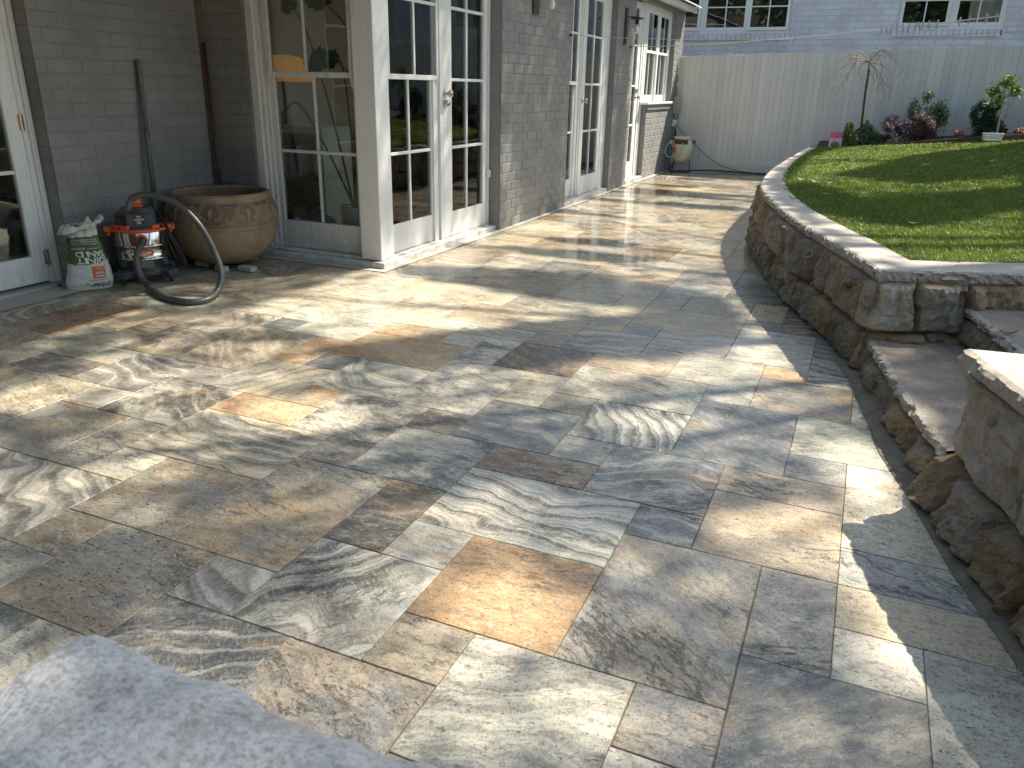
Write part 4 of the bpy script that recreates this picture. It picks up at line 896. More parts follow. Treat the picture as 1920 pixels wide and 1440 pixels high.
mesh_np('bowl', V, F, M['terra'], pot, [('cav', 'POINT', 'FLOAT', CV)], smooth=True)
for k, (px, py, w_, d_, h_, a_) in enumerate(((-4.06, 4.215, .10, .055, .036, .1), (-4.30, 4.29, .11, .06, .034, .5), (-3.905, 4.30, .13, .06, .034, .3), (-4.15, 4.62, .10, .06, .034, .2))):
    t = MB(); t.box((-w_/2, -d_/2, 0), (w_/2, d_/2, h_)); o = t.build('stone_offcut', M['conc'], None, bevel=.003); o.location = (px, py, .004); o.rotation_euler = (0, 0, a_-.4)
    tag(o, ['pale stone offcut under the front of the terracotta bowl', 'dim stone offcut under the left side of the terracotta bowl', 'loose pale stone offcut lying right of the terracotta bowl', 'hidden stone offcut under the back of the terracotta bowl'][k], 'stone offcut', 'stone offcuts under the bowl')

# --- wet and dry vacuum
VC = Vector((-4.33, 3.80, .004)); yaw = math.atan2(-VC.y, -VC.x)+.02
vac = thing('wet_dry_vacuum', VC, 'steel drum workshop vacuum with orange rim and thick grey hose on a black dolly', 'vacuum cleaner')
Fd = Vector((math.cos(yaw), math.sin(yaw), 0)); Sd = Vector((-math.sin(yaw), math.cos(yaw), 0))     # toward the camera; Sd = to the right of the picture
def vp(f, s_, z): return VC+Fd*f+Sd*s_+Vector((0, 0, z))
b = MB(); b.lathe([(.155,.07),(.159,.075),(.160,.15),(.167,.154),(.171,.160),(.167,.166),(.160,.170),(.160,.235),(.167,.239),(.171,.245),(.167,.251),(.160,.255),(.160,.335),(.157,.34)], VC, 64); b.build('drum', M['steel'], vac, smooth=True)
b = MB(); b.lathe([(.0001,.05),(.17,.05),(.178,.058),(.178,.078),(.165,.084),(.15,.084),(.15,.06)], VC, 48)
for a_ in (45, 135, 225, 315):
    mt = Matrix.Rotation(yaw+R(a_), 3, 'Z'); vs = MB(); vs.box((.12, -.045, .040), (.235, .045, .085)); b.add([mt @ Vector(v)+VC for v in vs.v], vs.f)
dol = b.build('dolly', M['greyp'], vac, bevel=.006, seg=2)
for a_ in (45, 135, 225, 315):
    mt = Matrix.Rotation(yaw+R(a_), 3, 'Z'); cc = MB(); c0 = mt @ Vector((.205, 0, 0))+VC; cc.lathe([(.0001,-.013),(.02,-.013),(.023,-.009),(.023,.009),(.02,.013),(.0001,.013)], c0+Vector((0, 0, .0235)), 20, Matrix.Rotation(yaw, 3, 'Z') @ Matrix.Rotation(R(90), 3, 'X'))
    cc.tube([c0+Vector((0, 0, .03)), c0+Vector((0, 0, .05))], .012, 10); cc.build('caster', M['blackp'], dol, smooth=True)
b = MB(); b.lathe([(.160,.335),(.172,.334),(.178,.338),(.179,.346),(.174,.352),(.160,.353),(.15,.350)], VC, 64); ring = b.build('rim_ring', M['orange'], vac, smooth=True)
for s_ in (-1, 1):
    b = MB(); mt = Matrix.Rotation(yaw, 3, 'Z'); q = MB(); q.box((-.032, s_*.165, .325), (.032, s_*.215, .362)); q.box((-.018, s_*.176, .300), (.018, s_*.196, .326)); b.add([mt @ Vector(v)+VC for v in q.v], q.f); b.build('latch', M['orange'], ring, bevel=.008, seg=3)
for a_ in (-38, 38, 75, -75):
    q = MB(); q.box((.110, -.03, .35), (.160, .03, .375)); mt = Matrix.Rotation(yaw+R(a_), 3, 'Z'); b = MB(); b.add([mt @ Vector(v)+VC for v in q.v], q.f); b.build('clip', M['orange'], ring, bevel=.008, seg=3)
b = MB(); b.lathe([(.150,.348),(.148,.36),(.118,.372),(.114,.40),(.106,.455),(.090,.478),(.06,.488),(.0001,.49)], VC, 48)
q = MB(); q.box((-.09, -.075, .36), (.124, .072, .452)); mt = Matrix.Rotation(yaw, 3, 'Z'); b.add([mt @ Vector(v)+VC for v in q.v], q.f); head = b.build('motor_head', M['greyp'], vac, bevel=.012, seg=3)
q = MB(); q.box((-.05, -.035, .482), (.06, .035, .500)); q.box((-.05, -.028, .50), (-.03, .028, .54)); q.box((.035, -.028, .50), (.055, .028, .535)); q.box((-.05, -.032, .53), (.055, .032, .552)); b = MB(); b.add([mt @ Vector(v)+VC for v in q.v], q.f); b.build('handle', M['orange'], head, bevel=.009, seg=3)
q = MB(); q.box((.1242, -.034, .380), (.1260, .034, .446)); b = MB(); b.add([mt @ Vector(v)+VC for v in q.v], q.f); b.build('label', M['blackp'], head)
M['lett'] = simple('white_lettering', (.72, .72, .70), .5); M['letbl'] = simple('black_lettering', (.03, .03, .03), .5)
for tx, sz, zz in (('vax', .021, .434), ('1250W', .021, .412), ('20L', .021, .392)):
    text_mesh(tx, sz, lambda x, y, zz=zz: vp(.1266, x, zz+y), M['lett'], 'lettering', head, True)
badge = MB(); nseg = 40; rim_ = []
for k in range(nseg+1):
    a_ = 2*math.pi*k/nseg; s_ = .062*math.copysign(abs(math.cos(a_))**.7, math.cos(a_)); z_ = .024*math.copysign(abs(math.sin(a_))**.8, math.sin(a_)); th = s_/.1612; rim_.append(VC+(Fd*math.cos(th)+Sd*math.sin(th))*.1622+Vector((0, 0, .202+z_)))
cpt = VC+Fd*.1625+Vector((0, 0, .202)); badge.add(rim_+[cpt], [(k, k+1, nseg+1) for k in range(nseg)]); badge.build('badge', M['orange'], vac)
text_mesh('vax', .046, lambda x, y: VC+(Fd*math.cos((x)/.163)+Sd*math.sin((x)/.163))*.1636+Vector((0, 0, .200+y)), M['lett'], 'lettering', vac, True)
b = MB(); mtp = Matrix.Rotation(yaw, 3, 'Z') @ Matrix.Rotation(R(90), 3, 'Y'); b.lathe([(.0001,0),(.036,0),(.036,.008),(.028,.016),(.0001,.017)], vp(.157, .0, .288), 28, mtp); b.build('hose_port', M['orange'], vac, smooth=True)
def plane_pt(px, py, A, nrm): d = ray(px, py); return O+d*((A-O).dot(nrm)/d.dot(nrm))
def spline(P_, sub=10):
    P_ = [Vector(p) for p in P_]; o = []
    for i in range(len(P_)-1):
        a, b_, c, d = P_[max(i-1, 0)], P_[i], P_[i+1], P_[min(i+2, len(P_)-1)]
        for k in range(sub):
            t = k/sub; o.append(.5*((2*b_)+(c-a)*t+(2*a-5*b_+4*c-d)*t*t+(3*b_-a-3*c+d)*t**3))
    o.append(P_[-1]); return o
port = vp(.175, 0, .285); low = G(352, 566, .021); c3 = vp(-.02, -.125, .40)
nrm = (low-port).cross(G(408, 540, .03)+Vector((0, 0, .0))-port).normalized()
H1 = [vp(.165, 0, .287), vp(.20, 0, .278), plane_pt(257, 478, vp(.215, 0, .2), Fd), plane_pt(259, 505, vp(.24, 0, .1), Fd), G(275, 533, .035), G(305, 555, .022), G(345, 566, .020), G(385, 563, .020), G(408, 545, .045)]
A2 = G(410, 540, .05); n2 = (Fd+Vector((0, 0, .25))).normalized()
H2 = [plane_pt(x, y, A2, n2)+Fd*(-.26*k/9.0) for k, (x, y) in enumerate(((415, 512), (405, 478), (388, 443), (363, 410), (333, 386), (300, 374), (268, 372), (248, 384), (240, 405)))]
H3 = [vp(.02, -.118, .43), vp(.015, -.115, .37)]
hp = spline(H1+H2+H3, 14)
b = MB(); L_ = 0; rs = []
hp2 = resample3 = []
for i in range(len(hp)-1):
    seg = hp[i+1]-hp[i]; n_ = max(1, int(seg.length/.0035))
    for k in range(n_): hp2.append(hp[i]+seg*(k/n_))
hp2.append(hp[-1]); b.tube(hp2, [.0195+(.0011 if (i % 2) else -.0008) for i in range(len(hp2))], 16); b.build('hose', M['hose'], vac, smooth=True)
b = MB(); b.tube([vp(.165, 0, .2875), vp(.185, 0, .285), vp(.205, 0, .275), hp[16]], [.025, .026, .024, .0225], 20); b.build('hose_cuff', M['greyp'], vac, smooth=True)
b = MB(); b.tube([vp(.015, -.115, .345), vp(.015, -.115, .40), vp(.02, -.118, .44)], [.026, .026, .022], 20); b.build('hose_cuff', M['greyp'], vac, smooth=True)
# power cable looped over the head and hanging in a bundle
for q in range(9):
    r_ = random.Random(q); o1 = r_.uniform(-.018, .018); o2 = r_.uniform(-.02, .02)
    pts = spline([vp(-.02+o1, .09+o2*.5, .46), vp(.05+o1, .13+o2, .40), vp(.10+o1, .165+o2, .30), vp(.11+o1, .205+o2*1.6, .18), vp(.105+o1, .225+o2, .10+r_.uniform(-.02, .02)), vp(.07+o1, .235+o2, .12), vp(.05+o2, .20, .24), vp(.0, .15+o1, .36)], 6)
    b = MB(); b.tube(pts, .0038, 6); b.build('power_cable', M['blackp'], vac, smooth=True)
b = MB(); b.tube(spline([vp(.06, .13, .42), vp(.08, .22, .345), vp(.09, .27, .31), vp(.08, .31, .33), vp(.05, .32, .39), vp(.0, .29, .42)], 8), .0035, 8); b.build('power_cable', M['blackp'], vac, smooth=True)

# --- sack of joint sand
BC = Vector((-4.43, 3.435, .0055)); byaw = math.atan2(-BC.y, -BC.x)-.10
bag = thing('sand_bag', BC, 'open paper sack of joint sand with a green band, slumped beside the left door', 'bag')
BF = Vector((math.cos(byaw), math.sin(byaw), 0)); BS = Vector((-math.sin(byaw), math.cos(byaw), 0))
BHZ = .375
def bagp(u, v, out=0.0, wr=True):   # u: -1..1 across the front, beyond = round the sides; v: 0..1 up
    z = v*BHZ; hw = (.138-.066*v**1.35)*(1-.10*max(0, 1-v*9)); hd = (.085-.040*v)*(1-.25*max(0, 1-v*9))
    a_ = u*math.pi/2; cx = math.sin(a_); cy = math.cos(a_); e_ = .72
    x = hw*math.copysign(abs(cx)**e_, cx); y = hd*math.copysign(abs(cy)**.8, cy)
    if wr:
        wn_ = .0045*noise.noise(Vector((x*16, v*11, 2+u*.3)))+.0065*noise.noise(Vector((x*9+v*7, v*3.5, 7+u*.2)))*(.4+v)+.004*math.sin(x*130+v*5)*max(0, v-.72)*3
    else: wn_ = 0
    k = 1+(wn_+out)/max(.03, math.hypot(x, y)); return BC+BS*(x*k+.022*v+.006*math.sin(v*5))+BF*(y*k-.02*v)+Vector((0, 0, z+.012*(1-v)*0))
V = []; F = []; mi = []; NU, NV = 96, 70
for j in range(NV+1):
    for i in range(NU): V.append(bagp(-2+4*i/NU, j/NV))
for j in range(NV):
    for i in range(NU):
        F.append((j*NU+i, j*NU+(i+1) % NU, (j+1)*NU+(i+1) % NU, (j+1)*NU+i)); u = -2+4*i/NU; vv = (j+.5)/NV
        lo = .435+.05*min(1, abs(u))**2+.02*(u); hi = .885+.02*u; mi.append(1 if lo < vv < hi else 0)
a = len(V); V.append(BC+Vector((0, 0, .001)))
for i in range(NU): F.append(((i+1) % NU, i, a, a)); mi.append(0)
M['sack'] = simple('sack_white', (.60, .60, .57), .6, 0, .12, 9, .0015, 40); M['sackg'] = simple('sack_green', (.075, .115, .035), .55, 0, .15, 9, .001, 40)
M['sacko'] = simple('print_orange', (.62, .15, .045), .55); M['kraft'] = simple('kraft_lining', (.36, .24, .16), .8)
tri = [f[:3] if f[2] == f[3] else f for f in F]; mb = MB(); mb.v = V; mb.f = tri; mb.m = mi; mb.build('sack', [M['sack'], M['sackg']], bag, smooth=True)
# torn, folded mouth
def frill(rad, z0, h, mat, name, seed, tilt=0):
    b = MB(); N_ = 60; V = []; F = []
    for j in range(9):
        f = j/8
        for i in range(N_):
            a_ = 2*math.pi*i/N_; base = bagp(-2+4*i/N_, .985, 0, False); c_ = BC+BS*.022+BF*(-.02); d_ = (base-c_); d_.z = 0; d_.normalize()
            lobe = 1+.75*noise.noise(Vector((math.cos(a_)*1.4, math.sin(a_)*1.4, seed)))+.35*noise.noise(Vector((math.cos(a_)*5, math.sin(a_)*5, seed)))
            side = (-d_.dot(BS))*.6+.5
            out_ = rad*f*lobe*(1+1.5*max(0, side-.5)); zz = z0+h*lobe*math.sin(f*2.3*(1.05+.3*side))*(1.1-.4*side)-max(0, side-.6)*.05*f*f+.006*noise.noise(Vector((a_*5, f*6, seed)))
            p = base+d_*(out_-.006*f)+BS*0; p.z = BC.z+BHZ*.985+zz-z0; V.append(p)
    for j in range(8):
        for i in range(N_): F.append((j*N_+i, j*N_+(i+1) % N_, (j+1)*N_+(i+1) % N_, (j+1)*N_+i))
    b.v = V; b.f = F; b.m = [0]*len(F); o = b.build(name, mat, bag, smooth=True); sm = o.modifiers.new('s', 'SOLIDIFY'); sm.thickness = .0012
frill(.040, 0, .050, M['sack'], 'mouth', 3); frill(.018, 0, .042, M['kraft'], 'lining', 8)
b = MB(); fl_ = bagp(-.9, .99)
b.add([bagp(-.9, .99), bagp(-.45, 1.0, .004), bagp(-.55, .86, .012)+BS*(-.015), bagp(-.95, .78, .014)+BS*(-.02), bagp(-1.25, .88, .016)], [(0, 1, 2), (0, 2, 3), (0, 3, 4)]); o = b.build('torn_flap', M['sack'], bag); 
b = MB(); tp = bagp(.25, 1.0); b.add([tp+Vector((0,0,.01)), tp+BS*.028+Vector((0,0,.035)), tp+BS*.006+Vector((0,0,.085)), tp-BS*.014+Vector((0,0,.05)), tp-BS*.035+Vector((0,0,.03))], [(0, 1, 2), (0, 2, 3), (0, 3, 4)]); b.build('torn_flap', M['sack'], bag)
def bl(x, y, uc, vc, o=.0016, flip=True):       # print on the sack; the sack stands upside down
    s_ = -1 if flip else 1; v = vc+s_*y/BHZ; hw = .138-.066*max(0, v)**1.35; u = uc+s_*x/(hw*1.32); return bagp(u, v, o)
text_mesh('JOINT', .052, lambda x, y: bl(x, y, .22, .50), M['lett'], 'lettering', bag, True); text_mesh('SAND', .050, lambda x, y: bl(x, y, .20, .605), M['lett'], 'lettering', bag, True)
for k, (tx, sz, vc) in enumerate((('premium polymeric', .016, .69), ('for natural stone and pavers', .013, .765), ('sweep, compact and water', .013, .80), ('sets firm between joints', .013, .835))): text_mesh(tx, sz, lambda x, y, vc=vc: bl(x, y, .0, vc), M['lett'], 'lettering', bag)
text_mesh('amber.', .046, lambda x, y: bl(x, y, .32, .085), M['letbl'], 'lettering', bag, True); text_mesh('Just the perfect', .015, lambda x, y: bl(x, y, .28, .165), M['letbl'], 'lettering', bag)
sq = MB(); Vq = []; Fq = []
def patch(mb_, x0, x1, y0, y1, uc, vc, o, k=8):
    b0 = len(mb_.v); vs = [bl(x0+(x1-x0)*i/k, y0+(y1-y0)*j/k, uc, vc, o) for j in range(k+1) for i in range(k+1)]; mb_.add(vs, [(j*(k+1)+i, j*(k+1)+i+1, (j+1)*(k+1)+i+1, (j+1)*(k+1)+i) for j in range(k) for i in range(k)])
patch(sq, -.036, .034, -.038, .036, .27, .295, .0016); patch(sq, -.046, -.036, -.05, -.039, .27, .295, .0016); sq.build('printed_square', M['sacko'], bag)
text_mesh('amber\ntrade', .020, lambda x, y: bl(x, y, .27, .26, .0026), M['lett'], 'lettering', bag, True); text_mesh('paving\nsupplies', .012, lambda x, y: bl(x, y, .27, .35, .0026), M['lett'], 'lettering', bag)
def side(x, y, vc): v = vc-x/BHZ; return bagp(-.98+y/.10, v, .002)
text_mesh('amber', .035, lambda x, y: side(-x, y, .30), M['sacko'], 'lettering', bag, True); text_mesh('JOINT SAND', .030, lambda x, y: side(-x, y, .66), M['lett'], 'lettering', bag, True)

# --- leaning pipe and stick
pA, pB = Vector((-4.50, 4.10, .005)), PX(259, 114, -4.575); d_ = pB-pA
b = MB(); 
for (f0, f1, r_) in ((0, .36, .0205), (.36, .66, .0185), (.66, 1, .0165)): b.tube([pA+d_*f0, pA+d_*(f1-.004), pA+d_*f1], [r_, r_, r_-.001], 18)
b.tube([pA+d_*.35, pA+d_*.375], .0225, 18); b.tube([pA+d_*.65, pA+d_*.672], .0205, 18); b.tube([pA+d_*.985, pA+d_*1.005], .018, 18)
tag(b.build('vacuum_pipe', M['pipe'], None, smooth=True), 'grey three section vacuum pipe leaning on the brick wall above the drum', 'pipe')
b = MB(); b.tube([Vector((-4.50, 4.76, .005)), PX(381, 80, -4.575)], [.013, .0125], 12); tag(b.build('broom_stick', M['stick'], None, smooth=True), 'thin dark brown stick leaning in the wall corner behind the bowl', 'stick')
# --- wall lamps
for k, (yy, zt) in enumerate(((7.62, 2.20), (10.66, 2.235))):
    lm = thing('wall_lamp', (XW, yy, zt-.2), ['bare bulb wall lamp with timber back plate left of the second door pair', 'bare bulb wall lamp on the narrow brick pier beside the third door'][k], 'wall lamp', 'bare bulb lamps on the brick wall')
    zb = 1.905 if k == 0 else 1.80
    b = MB(); b.box((XW+.001, yy-.20 if k == 0 else yy-.16, zb), (XW+.022, yy-.07, zb+.42)); b.build('back_plate', simple('dark_timber', (.05, .035, .025), .6), lm, bevel=.004)
    yb = yy+.02; zc = 2.02 if k == 0 else 1.99
    b = MB(); b.tube([(XW+.02, yy-.12, zc+.13), (XW+.10, yb-.03, zc+.135), (XW+.11, yb, zc+.12)], .007, 8); b.tube([(XW+.11, yb, zc+.12), (XW+.11, yb, zc+.05)], .022, 16); b.box((XW+.045, yb-.07, zc+.11), (XW+.175, yb+.07, zc+.128)); b.build('bracket', M['black'], lm, smooth=False)
    b = MB(); b.lathe([(.0001,-.062),(.018,-.058),(.030,-.042),(.033,-.025),(.027,-.002),(.016,.028),(.014,.05)], (XW+.11, yb, zc), 24); b.build('bulb', M['bulb'], lm, smooth=True)
# --- meter box, cable and hose reel at the far corner
mb_ = thing('meter_box', (-3.03, 13.72, .87), 'small grey electrical box on the wall end above the hose reel', 'electrical box')
b = MB(); b.box((XW+.003, 13.62, .90), (XW+.10, 13.775, 1.17)); b.build('box', simple('grey_box', (.33, .33, .31), .5), mb_, bevel=.008, seg=2)
b = MB(); b.box((XW+.10, 13.63, .99), (XW+.108, 13.765, 1.165)); b.build('lid', simple('grey_lid', (.40, .40, .38), .4), mb_, bevel=.003)
so_ = thing('power_socket', (-3.03, 13.7, .70), 'small white outdoor power socket below the grey electrical box', 'socket')
b = MB(); b.box((XW+.003, 13.66, .70), (XW+.06, 13.76, .81)); b.build('housing', M['white'], so_, bevel=.006, seg=2)
b = MB(); b.tube(spline([(XW+.05, 13.70, .72), (XW+.06, 13.69, .62), (XW+.05, 13.70, .50), (XW+.07, 13.72, .56), (XW+.05, 13.71, .68)], 8), .010, 8); b.build('plug_lead', M['blackp'], so_, smooth=True)
b = MB(); b.tube(spline([(XW+.06, 13.72, .80), (XW+.09, 13.71, .90)], 4), .008, 8); b.build('conduit', M['greyp'], so_, smooth=True)
HC = Vector((-2.78, 13.40, .36)); hr = thing('hose_reel', (HC.x, HC.y, 0), 'cream plastic hose reel with an orange dial standing against the fence corner', 'hose reel')
V = []; F = []; NU, NV = 40, 26
for j in range(NV+1):
    f = j/NV; a_ = math.pi*f; zz = -math.cos(a_); rr_ = math.sin(a_)**.62
    for i in range(NU):
        th = 2*math.pi*i/NU; cx, cy = math.cos(th), math.sin(th); x = .168*math.copysign(abs(cx)**.8, cx)*rr_; y = .125*math.copysign(abs(cy)**.8, cy)*rr_; z = .215*zz*(1-.08*max(0, zz)); x *= 1-.18*max(0, -zz)
        if zz > .45 and cy < 0 and abs(x) < .11: z = z-.0
        V.append((HC.x+x+.02*zz, HC.y+y, HC.z+z))
for j in range(NV):
    for i in range(NU): F.append((j*NU+i, j*NU+(i+1) % NU, (j+1)*NU+(i+1) % NU, (j+1)*NU+i))
mesh_np('shell', V, F, M['cream'], hr, smooth=True)
b = MB(); b.box((-.105, -.128, .085), (.105, -.105, .15)); b.v = [Vector(v)+HC for v in b.v]; b.build('hose_mouth', M['blackp'], hr, bevel=.01, seg=2)
b = MB(); b.box((-.13, -.12, .165), (.14, .1, .205)); b.v = [Vector(v)+HC for v in b.v]; b.build('top_handle', M['cream'], hr, bevel=.02, seg=3)
b = MB(); b.lathe([(.0001,0),(.048,0),(.048,.008),(.02,.016),(.0001,.016)], HC+Vector((-.105, -.098, -.0)), 24, Matrix.Rotation(R(-35), 3, 'Z') @ Matrix.Rotation(R(90), 3, 'X')); b.build('dial', M['orange'], hr, smooth=True)
b = MB(); b.tube([HC+Vector((.16, 0, .12)), HC+Vector((.205, -.01, .13))], .026, 14); b.build('tap_fitting', simple('rust_brown_plastic', (.18, .06, .03), .5), hr, smooth=True)
b = MB(); b.tube([HC+Vector((-.16, -.05, .09)), HC+Vector((-.20, -.07, .13))], .028, 14); b.build('nozzle', M['cream'], hr, smooth=True)
b = MB(); b.tube(spline([HC+Vector((-.20, -.07, .12)), HC+Vector((-.25, -.10, .02)), HC+Vector((-.24, -.13, -.08)), HC+Vector((-.15, -.16, -.12)), HC+Vector((-.02, -.17, -.06)), HC+Vector((.03, -.15, .04)), HC+Vector((.03, -.12, .11))], 8), .010, 10); b.build('green_hose', M['greenhose'], hr, smooth=True)
for s_ in (-1, 1):
    b = MB(); b.tube([HC+Vector((s_*.12, .05, -.16)), Vector((HC.x+s_*.15, HC.y+.02, .008))], .008, 8); b.build('leg', M['black'], hr, smooth=True)
b = MB(); b.tube([Vector((HC.x-.16, HC.y-.06, .012)), Vector((HC.x+.18, HC.y-.06, .012))], .008, 8); b.build('foot_bar', M['black'], hr, smooth=True)
b = MB(); b.tube(spline([(HC.x-.1, HC.y-.02, .14), (HC.x-.18, HC.y-.05, .06), (HC.x-.1, HC.y-.12, .015), (HC.x+.1, HC.y+.1, .02), (HC.x+.5, 13.70, .03), (-1.9, 13.745, .02), (-1.2, 13.75, .015), (-.75, 13.72, .02)], 10), .011, 8); tag(b.build('black_hose', M['blackp'], None, smooth=True), 'black garden hose lying along the foot of the fence', 'hose')
b = MB(); b.tube(spline([(XW+.06, 13.71, .74), (-2.86, 13.72, .60), (-2.62, 13.73, .40), (-2.35, 13.74, .20), (-2.1, 13.73, .09), (-1.7, 13.72, .02), (-1.3, 13.70, .012)], 10), .0045, 8); tag(b.build('extension_lead', M['blackp'], None, smooth=True), 'thin black cord running down from the socket across the fence', 'cord')
# --- clothes lines with pegs
def line_thing(a, c, sag, r_, mat, label, pegs, gname):
    t = thing('clothes_line', a, label, 'clothes line', 'clothes lines strung from the house wall'); a, c = Vector(a), Vector(c)
    pts = [a.lerp(c, f)-Vector((0, 0, sag*4*f*(1-f))) for f in np.linspace(0, 1, 60)]; b = MB(); b.tube(pts, r_, 6); b.build('line', mat, t, smooth=True)
    b = MB(); b.tube([a, a+Vector((.03, 0, 0))], .012, 8); b.build('wall_hook', M['black'], t)
    return pts
ropem = simple('pale_rope', (.70, .70, .66), .5); wirem = simple('clear_line', (.5, .52, .52), .4)
A1 = PX(1068, 66, XW+.005); B1 = PY(1925, 58, 6.5); P1 = line_thing(A1, B1, .05, .0028, wirem, 'thin clear washing line running off the wall beside the second doors', 0, '')
A2 = PX(1181, 88, XW+.005); B2 = PY(1960, 20, 6.3); P2 = line_thing(A2, B2, .045, .0046, ropem, 'pale rope washing line rising to the right in front of the fence', 0, '')
def proj(p): d = Vector(p)-O; return 960+FPX*d.dot(cr)/d.dot(fw), 720-FPX*d.dot(cu)/d.dot(fw)
def at_px(P_, x): 
    for i in range(len(P_)-1):
        xa, xb = proj(P_[i])[0], proj(P_[i+1])[0]
        if min(xa, xb) <= x <= max(xa, xb): return P_[i].lerp(P_[i+1], (x-xa)/(xb-xa))
M['peg'] = simple('grey_peg', (.45, .45, .45), .5)
peg0 = None
on_ = ['first','second','third','fourth','fifth','sixth','seventh','eighth','ninth','tenth','eleventh','twelfth','thirteenth','fourteenth','fifteenth','sixteenth','seventeenth','eighteenth','nineteenth']
pegl = ['small clothes peg on the pale rope, %s from the house wall' % q for q in on_]+['small clothes peg on the thin clear line under the neighbour window', 'small clothes peg on the thin clear line over bare neighbour brickwork']
pegs = [(P2, x) for x in (1286, 1299, 1322, 1404, 1653, 1663, 1672, 1682, 1693, 1704, 1717, 1724, 1730, 1742, 1758, 1800, 1818, 1850, 1868)]+[(P1, 1393), (P1, 1490)]
for k, (P_, x) in enumerate(pegs):
    p = at_px(P_, x)
    if p is None: continue
    if peg0 is None:
        b = MB(); b.box((-.004, -.006, -.035), (-.001, .006, .025)); b.box((.001, -.006, -.035), (.004, .006, .025)); b.tube([(-.006, 0, .002), (.006, 0, .002)], .004, 8); o = b.build('clothes_peg', M['peg'], None, bevel=.001); peg0 = o
    else: o = peg0.copy(); col.objects.link(o)
    o.location = p; o.rotation_euler = (random.uniform(-.2, .2), random.uniform(-.15, .15), random.uniform(0, 3))
    tag(o, pegl[k], 'clothes peg', 'pegs on the washing lines')

# ================================================================== PLANTS
def leaves(name, blobs, mat, parent, size=(.02, .035), el=.45, up=.4, seed=1, hollow=.0, hang=0):
    """many small leaf blades spread through the volume of a crown; blobs = (x, y, z, rx, ry, rz, count)"""
    g = np.random.default_rng(seed); VV = []; LV = []
    for (cx, cy, cz, rx, ry, rz, n_) in blobs:
        d = g.normal(size=(n_, 3)); d /= np.linalg.norm(d, axis=1)[:, None]; r_ = (hollow+(1-hollow)*g.random(n_))**.5*(1+.16*g.normal(size=n_)); r_ = np.clip(r_, 0, 1.35)
        c = np.stack([cx+d[:, 0]*r_*rx, cy+d[:, 1]*r_*ry, cz+d[:, 2]*r_*rz], 1)
        nn = d*.6+g.normal(size=(n_, 3))*.6+np.array([0, 0, up]); nn /= np.linalg.norm(nn, axis=1)[:, None]
        t = g.normal(size=(n_, 3))+np.array([0, 0, -hang]); t -= nn*(t*nn).sum(1)[:, None]; t /= np.linalg.norm(t, axis=1)[:, None]; s_ = np.cross(nn, t)
        L = g.uniform(size[0], size[1], n_)[:, None]; W_ = L*el*g.uniform(.8, 1.2, n_)[:, None]
        q = np.stack([c-t*L*.5, c-t*L*.12+s_*W_*.5+nn*L*.03, c+t*L*.5-nn*L*.08, c-t*L*.12-s_*W_*.5+nn*L*.03], 1); VV.append(q); LV.append(np.clip(g.normal(.4, .25, n_), 0, 1))
    Q = np.concatenate(VV); N_ = len(Q); F = (np.arange(N_)*4)[:, None]+np.array([0, 1, 2, 3])
    return mesh_np(name, Q.reshape(-1, 3), F, mat, parent, [('lv', 'FACE', 'FLOAT', np.concatenate(LV))])
def stems(name, base, tips, r_, mat, parent, seed=1, sag=.0):
    b = MB(); rr = random.Random(seed); base = Vector(base)
    for t in tips:
        t = Vector(t); m1 = base.lerp(t, .35)+Vector((rr.uniform(-.02, .02), rr.uniform(-.02, .02), .02)); m2 = base.lerp(t, .7)+Vector((rr.uniform(-.02, .02), rr.uniform(-.02, .02), .02)); b.tube(spline([base, m1, m2, t], 4), [r_*(1-.7*k/12) for k in range(13)], 5)
    return b.build(name, mat, parent, smooth=True)
M['lfgreen'] = m_leaf('green_leaves', (.05, .11, .02), (.16, .27, .06), (.4, .45, .2)); M['lfpale'] = m_leaf('grey_green_leaves', (.07, .12, .055), (.30, .40, .25), (.6, .64, .48), .55)
M['lfpurp'] = m_leaf('purple_leaves', (.07, .025, .05), (.26, .12, .20), (.50, .38, .46), .5, .2); M['lfdark'] = m_leaf('dark_green_leaves', (.02, .05, .025), (.06, .12, .06), (.22, .3, .2))
M['lfgloss'] = m_leaf('glossy_leaves', (.05, .14, .02), (.17, .34, .05), (.45, .55, .25), .5); M['petal'] = m_leaf('pink_petals', (.5, .05, .08), (.7, .25, .28), (.8, .5, .5)); M['lfyel'] = m_leaf('yellow_green_leaves', (.12, .20, .03), (.34, .42, .10), (.55, .5, .2))
YB = 13.3
def gz(x, y=YB): return lawn_z(x, 12.9)+.05
